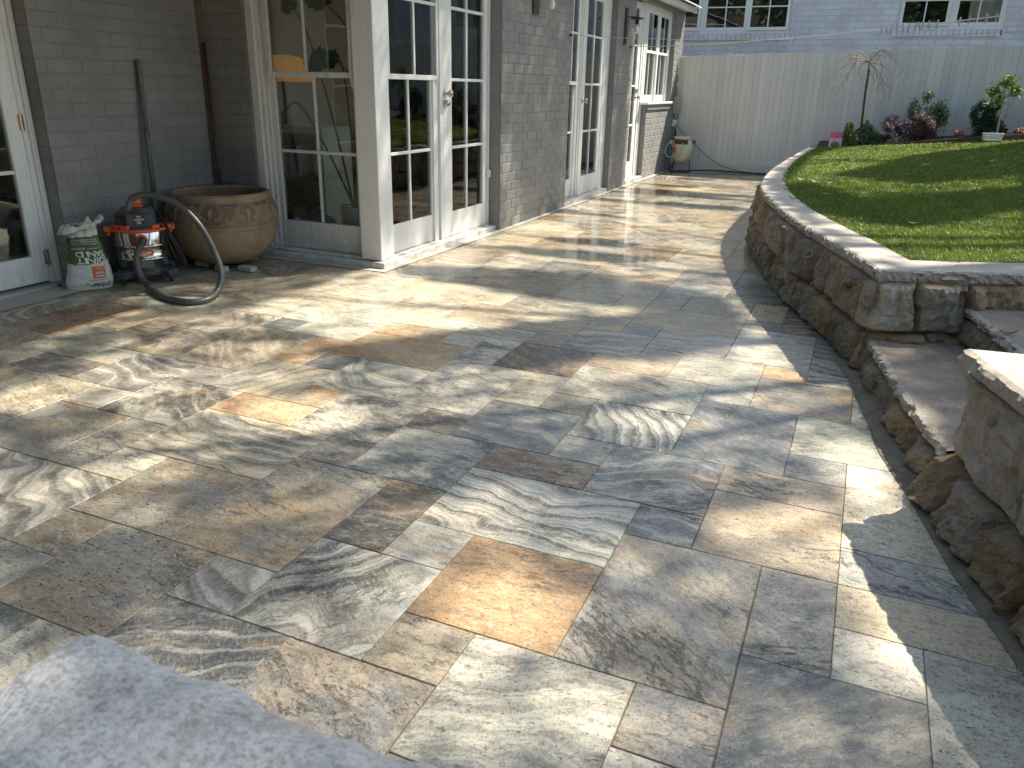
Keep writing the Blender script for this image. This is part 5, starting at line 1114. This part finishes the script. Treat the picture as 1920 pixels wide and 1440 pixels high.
def plant(name, px0, py0, px1, py1, label, cat, mat, n_=1500, y=YB, size=(.025, .045), el=.5, dp=.8, flowers=None, seed=1, group='shrubs in the bed by the fence', blobs=5):
    a = PY(px0, py1, y); c = PY(px1, py0, y); cx = (a.x+c.x)/2; w_ = (c.x-a.x)/2*1.22; z0 = gz(cx)-.02; h = (c.z-z0)*1.1
    t = thing(name, (cx, y, z0), label, cat, group); rr = random.Random(seed); bl_ = [(cx, y, z0+h*.34, w_*.62, w_*dp*.6, h*.34, int(n_*.55))]; blobs *= 2
    for k in range(blobs):
        ox = rr.uniform(-.85, .85)*w_; oz = rr.uniform(.15, .92)*(1-.5*abs(ox/w_)); bl_.append((cx+ox, y+rr.uniform(-.5, .5)*w_*dp, z0+h*oz, w_*rr.uniform(.16, .32), w_*.3, h*rr.uniform(.10, .22), int(n_*2.0/blobs)))
    leaves('foliage', bl_, mat, t, size, el, seed=seed); stems('stem', (cx, y, z0-.03), [(q[0], q[1], q[2]+q[5]*.5) for q in bl_], .006, M['bark'], t, seed)
    if flowers: leaves('flowers', [(q[0], q[1]-.03, q[2]+q[5]*.4, q[3]*.9, q[4]*.9, q[5]*.8, flowers) for q in bl_[1:]], M['petal'], t, (.022, .035), .9, seed=seed+50)
    return t
plant('shrub', 1690, 176, 1778, 268, 'tall loose green shrub with pale tips standing behind the purple one', 'shrub', M['lfpale'], 1800, 13.45, (.03, .055), .5, seed=2, blobs=9)
plant('shrub', 1656, 205, 1755, 270, 'bushy dark purple leaved shrub near the bare weeping tree', 'shrub', M['lfpurp'], 2600, 13.2, (.022, .042), .35, seed=3, blobs=9)
plant('shrub', 1574, 232, 1616, 272, 'low yellow green shrub with red tips beside the pink bag', 'shrub', M['lfyel'], 1100, 13.15, (.025, .05), .5, flowers=7, seed=4)
plant('shrub', 1604, 226, 1652, 272, 'low grey green shrub at the foot of the bare weeping tree', 'shrub', M['lfpale'], 1300, 13.2, (.03, .055), .45, seed=14)
plant('ground_cover', 1664, 254, 1698, 272, 'tiny pale leaved tuft in front of the purple shrub', 'plant', M['lfpale'], 300, 13.0, (.02, .035), .6, seed=5, group='small plants along the lawn edge')
plant('flower_plant', 1782, 241, 1812, 264, 'small pink flowering plant standing alone between the big shrubs', 'flower', M['lfyel'], 260, 13.1, (.02, .035), .6, flowers=22, seed=6, group='small plants along the lawn edge')
plant('flower_plant', 1897, 234, 1932, 256, 'pink flowering plant cut by the right edge of the picture', 'flower', M['lfpale'], 320, 13.1, (.02, .035), .6, flowers=22, seed=7, group='small plants along the lawn edge')
plant('shrub', 1812, 182, 1896, 262, 'dark green small leaved shrub behind the young glossy tree', 'shrub', M['lfdark'], 2400, 13.4, (.025, .045), .5, seed=8, blobs=9)
for k, (x_, w_) in enumerate(((2.6, .45), (3.5, .5), (4.6, .6))):
    t = thing('shrub', (x_, 13.3, gz(x_)), ['rounded green shrub past the right edge of the picture nearest the young tree', 'mid green shrub past the right edge between two rounded shrubs', 'largest green shrub past the right edge of the picture'][k], 'shrub', 'shrubs in the bed by the fence')
    leaves('foliage', [(x_, 13.3, gz(x_)+w_*.7, w_*.8, w_*.6, w_*.8, 1400)], M['lfgreen'], t, (.04, .07), .5, seed=60+k); stems('stem', (x_, 13.3, gz(x_)-.03), [(x_, 13.3, gz(x_)+w_)], .012, M['bark'], t)
# young glossy tree
b0 = PY(1868, 258, 13.2); t1 = PY(1882, 185, 13.2); t = thing('young_tree', (b0.x, 13.2, gz(b0.x)), 'young tree with bright glossy green leaves on a leaning thin trunk', 'tree')
cr_ = [PY(x, y, 13.2) for x, y in ((1868, 172), (1885, 155), (1900, 165), (1908, 172), (1872, 188), (1893, 150), (1862, 168))]
leaves('crown', [(p.x, p.y, p.z, .10, .10, .085, 60) for p in cr_], M['lfgloss'], t, (.05, .085), .42, seed=9)
b = MB(); g0 = Vector((b0.x, 13.2, gz(b0.x)-.03)); b.tube(spline([g0, PY(1874, 225, 13.2), t1], 6), [.016]*6+[.013]*7, 8); b.tube(spline([PY(1876, 210, 13.2), PY(1893, 200, 13.2), cr_[3]], 5), .006, 6)
for p in cr_: b.tube([t1, p], .005, 5)
b.build('trunk', M['twig'], t, smooth=True)
# bare weeping tree
b0 = PY(1613, 262, 13.25); top_ = PY(1630, 118, 13.25); t = thing('weeping_tree', (b0.x, 13.25, gz(b0.x)), 'bare weeping tree with thin drooping pale twigs against the fence', 'tree')
b = MB(); kn = [Vector((b0.x, 13.25, gz(b0.x)-.04)), PY(1617, 220, 13.25), PY(1623, 170, 13.25), PY(1628, 140, 13.25), top_]; tk = spline(kn, 5); b.tube(tk, [.019-.006*k/len(tk) for k in range(len(tk))], 10); b.build('trunk', M['bark'], t, smooth=True)
b = MB(); rr = random.Random(12)
ends = [((1600,112),(1580,128),(1541,157)),((1604,108),(1580,118),(1568,128)),((1606,115),(1590,140),(1574,172)),((1612,104),(1592,104),(1566,120)),((1640,118),(1660,125),(1676,147)),((1645,100),(1668,98),(1700,138)),((1650,96),(1678,112),(1706,148)),((1636,122),(1650,150),(1657,177)),((1634,122),(1644,140),(1646,165)),((1630,125),(1632,140),(1626,168)),((1640,105),(1655,92),(1672,110)),((1618,100),(1606,96),(1590,108)),((1648,135),(1658,155),(1672,167)),((1622,118),(1610,132),(1618,158)),((1638,98),(1650,112),(1653,140)),((1612,112),(1598,124),(1585,150))]
for k, e in enumerate(ends):
    dy = rr.uniform(-.32, .32); P_ = [top_, PY(*e[0], 13.25)+Vector((0, dy*.4, 0)), PY(*e[1], 13.25)+Vector((0, dy*.8, 0)), PY(*e[2], 13.25)+Vector((0, dy, 0))]; sp_ = spline(P_, 7); b.tube(sp_, [.0075*(1-.72*q/len(sp_)) for q in range(len(sp_))], 6)
    for q in range(4):
        j = rr.randrange(8, len(sp_)-1); a = sp_[j]; b.tube([a, a+Vector((rr.uniform(-.07, .07), rr.uniform(-.05, .05), rr.uniform(-.10, .0))), a+Vector((rr.uniform(-.11, .11), rr.uniform(-.05, .05), rr.uniform(-.18, -.04)))], .0026, 4)
b.build('twigs', M['twig'], t, smooth=True)
# pink topped bag and white basket
pb = PY(1566, 270, 13.05); t = thing('plastic_bag', (pb.x, 13.05, .52), 'small clear plastic bag with a bright pink top standing on the far wall end', 'bag')
z0 = .515; zt = PY(1566, 248, 13.05).z; hw = .095; V = []; F = []
for j in range(9):
    f = j/8
    for i in range(24):
        a_ = 2*math.pi*i/24; x_ = pb.x+hw*(1-.12*f)*math.copysign(abs(math.cos(a_))**.7, math.cos(a_)); y_ = 13.05+.06*(1-.75*f)*math.sin(a_); V.append((x_+.008*noise.noise(Vector((a_*2, f*5, 1))), y_+.01*noise.noise(Vector((a_*3, f*6, 2))), z0+(zt-z0)*f))
mb2 = MB(); mb2.v = V
for j in range(8):
    for i in range(24): mb2.f.append((j*24+i, j*24+(i+1) % 24, (j+1)*24+(i+1) % 24, (j+1)*24+i)); mb2.m.append(1 if j >= 5 or (j == 1 and i % 5 == 0) else 0)
M['clearbag'] = simple('milky_plastic', (.62, .50, .50), .25, 0, .3, 30); M['pink'] = simple('pink_plastic', (.80, .10, .28), .35); mb2.build('bag_body', [M['clearbag'], M['pink']], t, smooth=True)
b = MB(); b.lathe([(.0001, .0), (.07, .004), (.075, .05), (.05, .09), (.0001, .10)], (pb.x, 13.05, z0), 16); b.build('contents', simple('seed_mix', (.35, .12, .08), .8, 0, .5, 90), t, smooth=True)
wb = PY(1859, 268, 12.82); zb = lawn_z(wb.x, 12.82)+.03; zt = PY(1859, 257, 12.82).z; hb = max(.09, zt-zb); t = thing('basket', (wb.x, 12.82, zb), 'small white slatted plastic basket on the back edge of the lawn', 'basket')
M['wplas'] = simple('white_plastic', (.72, .74, .76), .4); b = MB(); xl, xr = PY(1840, 262, 12.82).x, PY(1880, 262, 12.82).x
for q in range(5):
    z_ = zb+hb*q/4.6; e_ = .012*q/4; th = .007 if q not in (0, 4) else .018; b.box((xl+.02-e_, 12.75-e_, z_), (xr-.02+e_, 12.756-e_, z_+th)); b.box((xl+.02-e_, 12.894+e_, z_), (xr-.02+e_, 12.90+e_, z_+th)); b.box((xl+.02-e_, 12.75-e_, z_), (xl+.026-e_, 12.90+e_, z_+th)); b.box((xr-.026+e_, 12.75-e_, z_), (xr-.02+e_, 12.90+e_, z_+th))
nq = 12
for q in range(nq+1): x_ = xl+.02+(xr-xl-.04)*q/nq; b.box((x_-.003, 12.748, zb), (x_+.003, 12.753, zb+hb)); b.box((x_-.003, 12.897, zb), (x_+.003, 12.902, zb+hb))
b.box((xl+.02, 12.75, zb-.002), (xr-.02, 12.90, zb+.004)); b.build('tray', M['wplas'], t); b = MB(); b.box((xl, 12.735, zb+hb), (xr, 12.75, zb+hb+.012)); b.box((xl, 12.90, zb+hb), (xr, 12.915, zb+hb+.012)); b.box((xl, 12.75, zb+hb), (xl+.014, 12.90, zb+hb+.012)); b.box((xr-.014, 12.75, zb+hb), (xr, 12.90, zb+hb+.012)); b.build('rim', M['wplas'], t)
# fallen leaves
M['dry'] = simple('dry_leaf', (.42, .33, .24), .7, 0, .3, 40); M['dryp'] = simple('bleached_leaf', (.58, .52, .44), .7, 0, .2, 40); M['dryr'] = simple('red_brown_leaf', (.22, .07, .04), .7, 0, .3, 40)
def leaf_mesh(mat, L=.085, w_=.02, curl=.02):
    V = []; F = []; n_ = 9
    for i in range(n_):
        f = i/(n_-1); ww = w_*math.sin(math.pi*min(1, f*1.04+.01))**.8*.5; x = (f-.5)*L; y = .35*curl*math.sin(f*3); z = curl*4*(f-.5)**2+.003
        V += [(x, y-ww, z+.004), (x, y, z), (x, y+ww, z+.005)]
        if i: a = 3*(i-1); F += [(a, a+3, a+4, a+1), (a+1, a+4, a+5, a+2)]
    b = MB(); b.v = V; b.f = F; b.m = [0]*len(F); return b
protos = [leaf_mesh(None).build('fallen_leaf', M['dryp'], None, smooth=True), leaf_mesh(None, .10, .022, .03).build('fallen_leaf', M['dry'], None, smooth=True), leaf_mesh(None, .07, .024, .015).build('fallen_leaf', M['dryr'], None, smooth=True)]
LL = [(1502,338,0,'pale curled leaf left of three in a row on the lawn'),(1526,342,0,'pale hooked leaf in the middle of three in a row on the lawn'),(1558,344,1,'long dry leaf right of three in a row on the lawn'),(1545,364,0,'bleached leaf on the dark lawn nearest the coping bend'),(1575,364,0,'thin bleached leaf beside another on the dark middle lawn'),
 (1690,459,1,'big curled tan leaf on the front lawn edge near the coping corner'),(1610,364,0,'faint dry leaf on the shaded middle of the lawn'),(1640,365,1,'thin tan leaf on the shaded middle of the lawn'),(1600,302,0,'pale leaf on the sunny back lawn'),(1695,295,2,'reddish leaf in the sunny back strip of lawn'),(1775,281,2,'brown leaf on the back lawn near the white basket'),
 (1485,373,2,'dark red leaf lying flat on the wall coping'),(1566,411,2,'red leaf on the lawn edge beside the coping'),(1475,356,2,'small brown leaf at the inner edge of the coping bend'),(1760,368,1,'tan leaf on the shaded right lawn'),(1790,372,2,'rusty leaf on the shaded right lawn'),(1735,310,0,'pale leaf in the back middle of the lawn'),(1860,303,0,'bleached upright leaf on the right back lawn'),
 (1708,420,0,'faint bleached leaf on the front lawn'),(112,538,2,'dead brown leaf on the stone strip beside the sand bag'),(1893,628,2,'dark red leaf on the upper garden step')]
first = [True]*3
for k, (px, py, ty, lab) in enumerate(LL):
    if py > 600: p = G(px, py, .337)
    elif px < 300: p = G(px, py, .006)
    elif 'coping' in lab and 'lawn' not in lab or px < 1480: p = G(px, py, ZC+.002)
    else:
        p = G(px, py, .5)
        for _ in range(6): p = G(px, py, min(.9, lawn_z(p.x, min(12.8, p.y))+.03))
    if first[ty]: o = protos[ty]; first[ty] = False
    else: o = protos[ty].copy(); col.objects.link(o)
    o.location = p; o.rotation_euler = (random.uniform(-.3, .3), random.uniform(-.3, .3), random.uniform(-.5, .5)); tag(o, lab, 'leaf', 'fallen leaves')

# ================================================================== THINGS IN THE ROOM BEHIND THE BAY WINDOW
fz = .052
sh = thing('bookshelf', (PY(555, 250, 5.5).x, 5.5, fz), 'low bookshelf with a thick pale top seen through the bay window', 'bookshelf')
x0, x1 = -4.58, PY(603, 245, 5.45).x; zt = PY(560, 242, 5.45).z; zs1 = PY(560, 330, 5.45).z
b = MB(); b.box((x0, 5.45, zt-.035), (x1, 5.85, zt+.02)); b.build('top_board', M['shelf'], sh, bevel=.003)
b = MB(); b.box((x0, 5.47, zs1-.03), (x1-.03, 5.84, zs1)); b.box((x0, 5.47, fz), (x1-.03, 5.84, fz+.03)); b.build('shelf', M['shelfw'], sh, bevel=.002)
b = MB(); b.box((x1-.03, 5.46, fz), (x1-.005, 5.85, zt-.036)); b.box((x0, 5.46, fz), (x0+.025, 5.85, zt-.036)); b.box((x0, 5.83, fz), (x1, 5.85, zt-.036)); b.build('side_panel', M['shelf'], sh, bevel=.002)
bc = [(.5,.48,.44),(.08,.10,.16),(.35,.05,.06),(.45,.44,.40),(.12,.22,.34),(.6,.58,.5),(.06,.06,.06),(.38,.12,.10),(.5,.2,.22),(.2,.34,.36),(.55,.52,.45),(.1,.08,.14)]
bkm = [simple('book_cover_%d' % i, c, .5) for i, c in enumerate(bc)]
bn = ['cream','navy','crimson','stone grey','blue','ivory','black','rust red','dusty pink','teal','sand','dark violet']
x = x0+.05; rr = random.Random(4)
for z_ in (zs1, fz+.03):
    x = x0+.04; k = 0
    while x < x1-.08:
        w_ = rr.uniform(.018, .042); h = rr.uniform(.17, .24) if z_ > .3 else rr.uniform(.16, .21); ci = rr.randrange(12); d_ = rr.uniform(.13, .17)
        t = thing('book', (x, 5.49, z_), '%s book, %s from the left on the %s shelf behind the bay window' % (bn[ci], on_[min(18, k)], 'upper' if z_ > fz+.1 else 'lower'), 'book', 'books on the shelf')
        b = MB(); b.box((x, 5.49, z_+.001), (x+w_, 5.49+d_, z_+h)); b.build('cover', bkm[ci], t, bevel=.002); b = MB(); b.box((x+.003, 5.493, z_+h), (x+w_-.003, 5.49+d_+.001, z_+h+.002)); b.build('pages', M['shelf'], t)
        x += w_+.003; k += 1
cb_ = PY(588, 412, 5.18); cb = thing('storage_box', (cb_.x, 5.2, fz), 'smoky plastic storage box with clip lid on the floor behind the bay window', 'box')
b = MB(); b.lathe([(.16, .0), (.19, .01), (.205, .115), (.0001, .115)], (0, 0, 0), 40); b.v = [(cb_.x+v[0]*.95, 5.2+v[1]*.72, fz+v[2]) for v in b.v]; b.build('tub', M['tub'], cb, smooth=False)
b = MB(); b.lathe([(.215, .115), (.218, .135), (.20, .145), (.175, .195), (.16, .205), (.10, .21), (.10, .203), (.0001, .203)], (0, 0, 0), 40); b.v = [(cb_.x+v[0]*.95, 5.2+v[1]*.72, fz+v[2]) for v in b.v]; b.build('lid', M['tublid'], cb, smooth=True)
for s_ in (-.10, .06): b = MB(); b.box((cb_.x+s_, 5.2-.165, fz+.10), (cb_.x+s_+.06, 5.2-.148, fz+.135)); b.build('clip', M['tub'], cb, bevel=.003)
pp = PY(672, 430, 5.32); ip = thing('potted_plant', (pp.x, 5.32, fz), 'tall broad leaved house plant in a pale cement pot behind the bay window', 'potted plant')
b = MB(); b.lathe([(.105, 0), (.115, .005), (.135, .30), (.128, .305), (.120, .29), (.11, .27), (.0001, .265)], (pp.x, 5.32, fz), 40); b.build('pot', M['concpot'], ip, smooth=True)
lv_ = [((655,40),(612,8),.30),((640,90),(612,110),.26),((560,165),(535,210),.17),((660,120),(630,118),.22),((575,30),(548,18),.2)]
b = MB(); rr = random.Random(3)
for k, (a_, e_, L) in enumerate(lv_):
    tip = PY(*e_, 5.36+.03*k); base = Vector((pp.x+rr.uniform(-.03, .03), 5.32+rr.uniform(-.03, .03), fz+.26)); mid = PY(a_[0], a_[1]+30, 5.34+.03*k); b.tube(spline([base, base.lerp(mid, .5)+Vector((.02, 0, .03)), mid, tip], 6), [.010-.006*q/19 for q in range(19)], 6)
    V = []; F = []; d0 = (tip-mid).normalized(); sd = Vector((d0.z, 0, -d0.x)); 
    for i in range(13):
        f = i/12; ww = L*.42*math.sin(math.pi*min(1, f*.95+.04))**.6*(1-.25*(i % 3 == 1)); c_ = tip+d0*(f*L)-Vector((0, 0, .35*L*f*f)); V += [c_-sd*ww+Vector((0, .03*f, -.02)), c_, c_+sd*ww+Vector((0, .03, -.02))]
        if i: q = 3*(i-1); F += [(q, q+3, q+4, q+1), (q+1, q+4, q+5, q+2)]
    m2 = MB(); m2.v = V; m2.f = F; m2.m = [0]*len(F); m2.build('leaf', simple('house_plant_leaf', (.03, .10, .025), .35) if k == 0 else bpy.data.materials['house_plant_leaf'], ip, smooth=True)
b.build('stem', simple('green_stem', (.06, .12, .03), .5), ip, smooth=True)
lc = PY(528, 118, 6.7); lp = thing('table_lamp', (lc.x, 6.7, .8), 'lamp with a wide glowing amber shade deep inside the room', 'lamp')
n = NM('amber_shade'); n.b.inputs['Emission Color'].default_value = (.9, .42, .10, 1); n.b.inputs['Emission Strength'].default_value = .13; M['amber'] = n.fin((.55, .28, .08), .6)
b = MB(); zl = lc.z; b.lathe([(.30, -.17), (.30, -.10), (.26, .0), (.18, .055), (.08, .07), (.0001, .072)], (lc.x, 6.7, zl), 40); b.build('lamp_shade', M['amber'], lp, smooth=True)
b = MB(); b.tube([(lc.x, 6.7, .82), (lc.x, 6.7, zl-.1)], .015, 10); b.lathe([(.0001, 0), (.09, 0), (.08, .02), (.0001, .025)], (lc.x, 6.7, .80), 24); b.build('lamp_base', M['black'], lp, smooth=True)
cb2 = thing('sideboard', (-4.3, 6.75, fz), 'dark timber sideboard under the amber lamp inside the room', 'cabinet')
b = MB(); b.box((-5.2, 6.5, fz), (-3.7, 7.0, .775)); b.build('carcass', M['shelfw'], cb2, bevel=.003); b = MB(); b.box((-5.22, 6.48, .775), (-3.68, 7.02, .80)); b.build('top_board', M['shelfw'], cb2, bevel=.003)
for q in range(3):
    for r_ in range(3): b = MB(); b.box((-5.17+q*.49, 6.485, .10+r_*.22), (-4.71+q*.49, 6.499, .30+r_*.22)); b.build('drawer', M['shelfw'], cb2, bevel=.004)

# ================================================================== SHADE TREES OUT OF THE PICTURE, whose shadows dapple the terrace
def inpoly(px, py, P_):
    c = False; j = len(P_)-1
    for i in range(len(P_)):
        if (P_[i][1] > py) != (P_[j][1] > py) and px < (P_[j][0]-P_[i][0])*(py-P_[i][1])/(P_[j][1]-P_[i][1])+P_[i][0]: c = not c
        j = i
    return c
SH = [[(690,498),(900,503),(1100,518),(1300,545),(1348,562),(1330,588),(1200,582),(1060,562),(930,542),(800,526)],
      [(560,652),(700,640),(820,625),(960,608),(1060,600),(1150,598),(1250,583),(1350,568),(1372,590),(1368,632),(1290,655),(1200,680),(1090,672),(960,694),(880,690),(820,672),(760,664),(640,672)]]
LT = [([(1640,690),(1760,650),(1920,690),(1830,800),(1720,800),(1660,770)],.62),([(150,600),(335,572),(335,592),(220,618)],.06),([(420,528),(700,508),(800,532),(960,560),(930,600),(820,612),(700,632),(600,638),(480,600)],.06),([(930,555),(1100,572),(1190,590),(1050,598),(960,606)],.08),
      ([(1340,470),(1450,455),(1400,540),(1430,640),(1510,720),(1500,730),(1350,700),(1380,620),(1352,560)],.06),([(1060,680),(1300,648),(1360,640),(1400,690),(1250,712),(1100,700)],.2),([(560,735),(400,780),(560,806),(640,765)],.06),
      ([(790,1120),(860,1070),(960,1080),(1060,1130),(1020,1240),(800,1160)],.03),([(1300,985),(1420,940),(1580,950),(1575,1075),(1400,1070)],.06),([(1500,830),(1620,830),(1700,960),(1740,1100),(1790,1360),(1640,1260),(1560,1180),(1570,985)],.03),
      ([(0,690),(120,690),(140,720),(0,800)],.12),([(330,640),(600,640),(640,700),(420,720)],.3),([(120,860),(380,800),(420,850),(200,960)],.3),([(1220,640),(1500,640),(1560,700),(1400,690)],.15),([(900,1250),(1150,1280),(1100,1400),(850,1380)],.35)]
LW = [([(1470,345),(1500,300),(1560,284),(1920,272),(1920,298),(1700,304),(1600,322)],.12),([(1560,415),(1720,425),(1920,395),(1920,500),(1720,500),(1640,470)],.10),([(1460,330),(1540,330),(1700,352),(1900,345),(1900,360),(1600,372)],.35),([(1500,395),(1560,400),(1660,470),(1740,510),(1600,480)],.2)]
def shade(gx_, gy_):
    nz = noise.noise(Vector((gx_*.9, gy_*1.5, 4)))*.6+noise.noise(Vector((gx_*2, gy_*3, 9)))*.15
    if gx_ < XW:
        zz = (XW-gx_)/.5; yy = gy_+.606*zz
        if zz > 2.15: return 0
        if yy > 10.9: return 0
        if yy > 6.6: return min(1, max(.0, .86-.5*max(0, noise.noise(Vector((yy*1.6+zz*.55, zz*.25, 2)))*2-.15)))
        return .70 if zz > .35 else .25
    px, py = proj(Vector((gx_, gy_, 0))) if (Vector((gx_, gy_, 0))-O).dot(fw) > .1 else (-99, 3000)
    lx, ly = gx_+.25, gy_+.303; ox = None
    # the lawn and coping stand half a metre up, so they take their shade from a shifted spot
    for i in range(len(outer)-1):
        if min(outer[i][1], outer[i+1][1]) <= ly <= max(outer[i][1], outer[i+1][1]): ox = outer[i][0]; break
    if (ox is not None and lx > ox) or (ly < outer[-1][1] and lx > .45 and gy_ > 2.6) or (ly >= outer[0][1]):
        if ly > 13.0: return .0 if lx < 1.2 else .45
        q = proj(Vector((lx, ly, .5)))
        for P_, d_ in LW:
            if inpoly(q[0], q[1], P_): return max(0, d_+nz*.3)
        return min(1, .93+nz*.1) if q[0] < 2000 else .7
    if -50 < px < 1990 and py < 1460:
        for P_ in SH:
            if inpoly(px, py, P_): return .97
        for P_, d_ in LT:
            if inpoly(px, py, P_): return max(0, d_+nz*.15)
        if py < 505: return max(0, min(1, .10+.95*(noise.noise(Vector((gx_*.5+gy_*.25, gy_*2.3, 1)))>.33)))
        if py < 720: return min(1, max(0, .52+nz*1.5))
        return min(1, max(.0, .66+nz*1.2))
    if py >= 1440: return .9 if gx_ < .2 else .6
    return .5
specs = [('shade_tree', (5.6, 9.6), 'tall gum tree standing on the lawn outside the right of the picture', 3), ('shade_tree', (7.6, 12.6), 'second tall gum tree near the fence outside the right of the picture', 4)]
pts = {0: [], 1: []}; CS = .09; A_ = .0020
g = np.random.default_rng(21)
for ix in np.arange(-5.2, 4.2, CS):
    for iy in np.arange(-1.0, 14.6, CS):
        D = shade(ix, iy)
        if D < .02: continue
        lam = -math.log(max(.02, 1-min(D, .975)))*CS*CS/A_*1.5
        for _ in range(g.poisson(lam)):
            x_, y_ = ix+g.random()*CS, iy+g.random()*CS; hsel = 9.2+2.2*(.5+.5*noise.noise(Vector((x_*.9, y_*.9, 5))))+g.normal(0, .7)
            p = (x_+.50*hsel, y_+.606*hsel, hsel); d0 = (p[0]-4.6)**2+(p[1]-10.5)**2; d1 = (p[0]-5.5)**2+(p[1]-17.5)**2; pts[0 if d0 < d1 else 1].append(p)
M['gum'] = m_leaf('gum_leaves', (.05, .10, .03), (.14, .20, .07), None, .45, .5)
for k, (nm, (bx, by), lab, sd_) in enumerate(specs):
    t = thing(nm, (bx, by, .5), lab, 'tree', 'shade trees beyond the right edge'); P_ = np.array(pts[k]); n_ = len(P_)
    nn = g.normal(size=(n_, 3))*.55+np.array([.5, .6, 1.0]); nn /= np.linalg.norm(nn, axis=1)[:, None]; tt = g.normal(size=(n_, 3)); tt -= nn*(tt*nn).sum(1)[:, None]; tt /= np.linalg.norm(tt, axis=1)[:, None]; ss = np.cross(nn, tt)
    L = g.uniform(.07, .11, n_)[:, None]; W_ = L*.5
    Q = np.stack([P_-tt*L*.5, P_-tt*L*.1+ss*W_*.5, P_+tt*L*.5, P_-tt*L*.1-ss*W_*.5], 1); F = (np.arange(n_)*4)[:, None]+np.array([0, 1, 2, 3])
    mesh_np('crown', Q.reshape(-1, 3), F, M['gum'], t, [('lv', 'FACE', 'FLOAT', g.random(n_))])
    b = MB(); fork = Vector((bx-.1, by-.1, 5.4)); b.tube(spline([(bx, by, .4), (bx+.1, by-.06, 2.2), (bx-.05, by+.05, 3.9), fork], 5), [.21-.05*q/15 for q in range(16)], 12); b.build('trunk', M['bark'], t, smooth=True)
    rr = random.Random(sd_); b = MB()
    for q in range(16):
        e = Vector(P_[rr.randrange(n_)]); m1 = fork.lerp(e, .45)+Vector((rr.uniform(-.3, .3), rr.uniform(-.3, .3), .35)); sp_ = spline([fork, m1, e], 8); b.tube(sp_, [.08*(1-.88*i/len(sp_)) for i in range(len(sp_))], 7)
        for _ in range(5): j = rr.randrange(6, len(sp_)); a = sp_[j]; e2 = a+Vector((rr.uniform(-.7, .7), rr.uniform(-.7, .7), rr.uniform(-.1, .5))); b.tube([a, a.lerp(e2, .5)+Vector((0, 0, .06)), e2], .009, 5)
    b.build('limb', M['bark'], t, smooth=True)
print('gum leaves', len(pts[0]), len(pts[1]), 'blades', nB)

# dark trees behind the camera, seen only as reflections in panes and wet stone
for k, (x_, y_, h) in enumerate(((-9, -9, 9), (-3.5, -11, 10), (2.5, -10, 9.5), (9, -9, 10), (15, -2, 9))):
    t = thing('garden_tree', (x_, y_, 0), ['broad dark tree far behind the viewer at the left', 'tall dark tree behind the viewer left of centre', 'tall dark tree straight behind the viewer', 'broad dark tree behind the viewer at the right', 'dark tree past the lawn far to the right'][k], 'tree', 'dark trees behind the viewer')
    leaves('crown', [(x_, y_, h*.55, 3.2, 2.6, h*.42, 5000), (x_+1.5, y_, h*.4, 2.4, 2.2, h*.33, 2500)], M['lfdark'], t, (.28, .5), .6, seed=80+k)
    b = MB(); b.tube([(x_, y_, 0), (x_+.1, y_, h*.35), (x_, y_, h*.6)], [.22, .16, .08], 10); b.build('trunk', M['bark'], t, smooth=True)
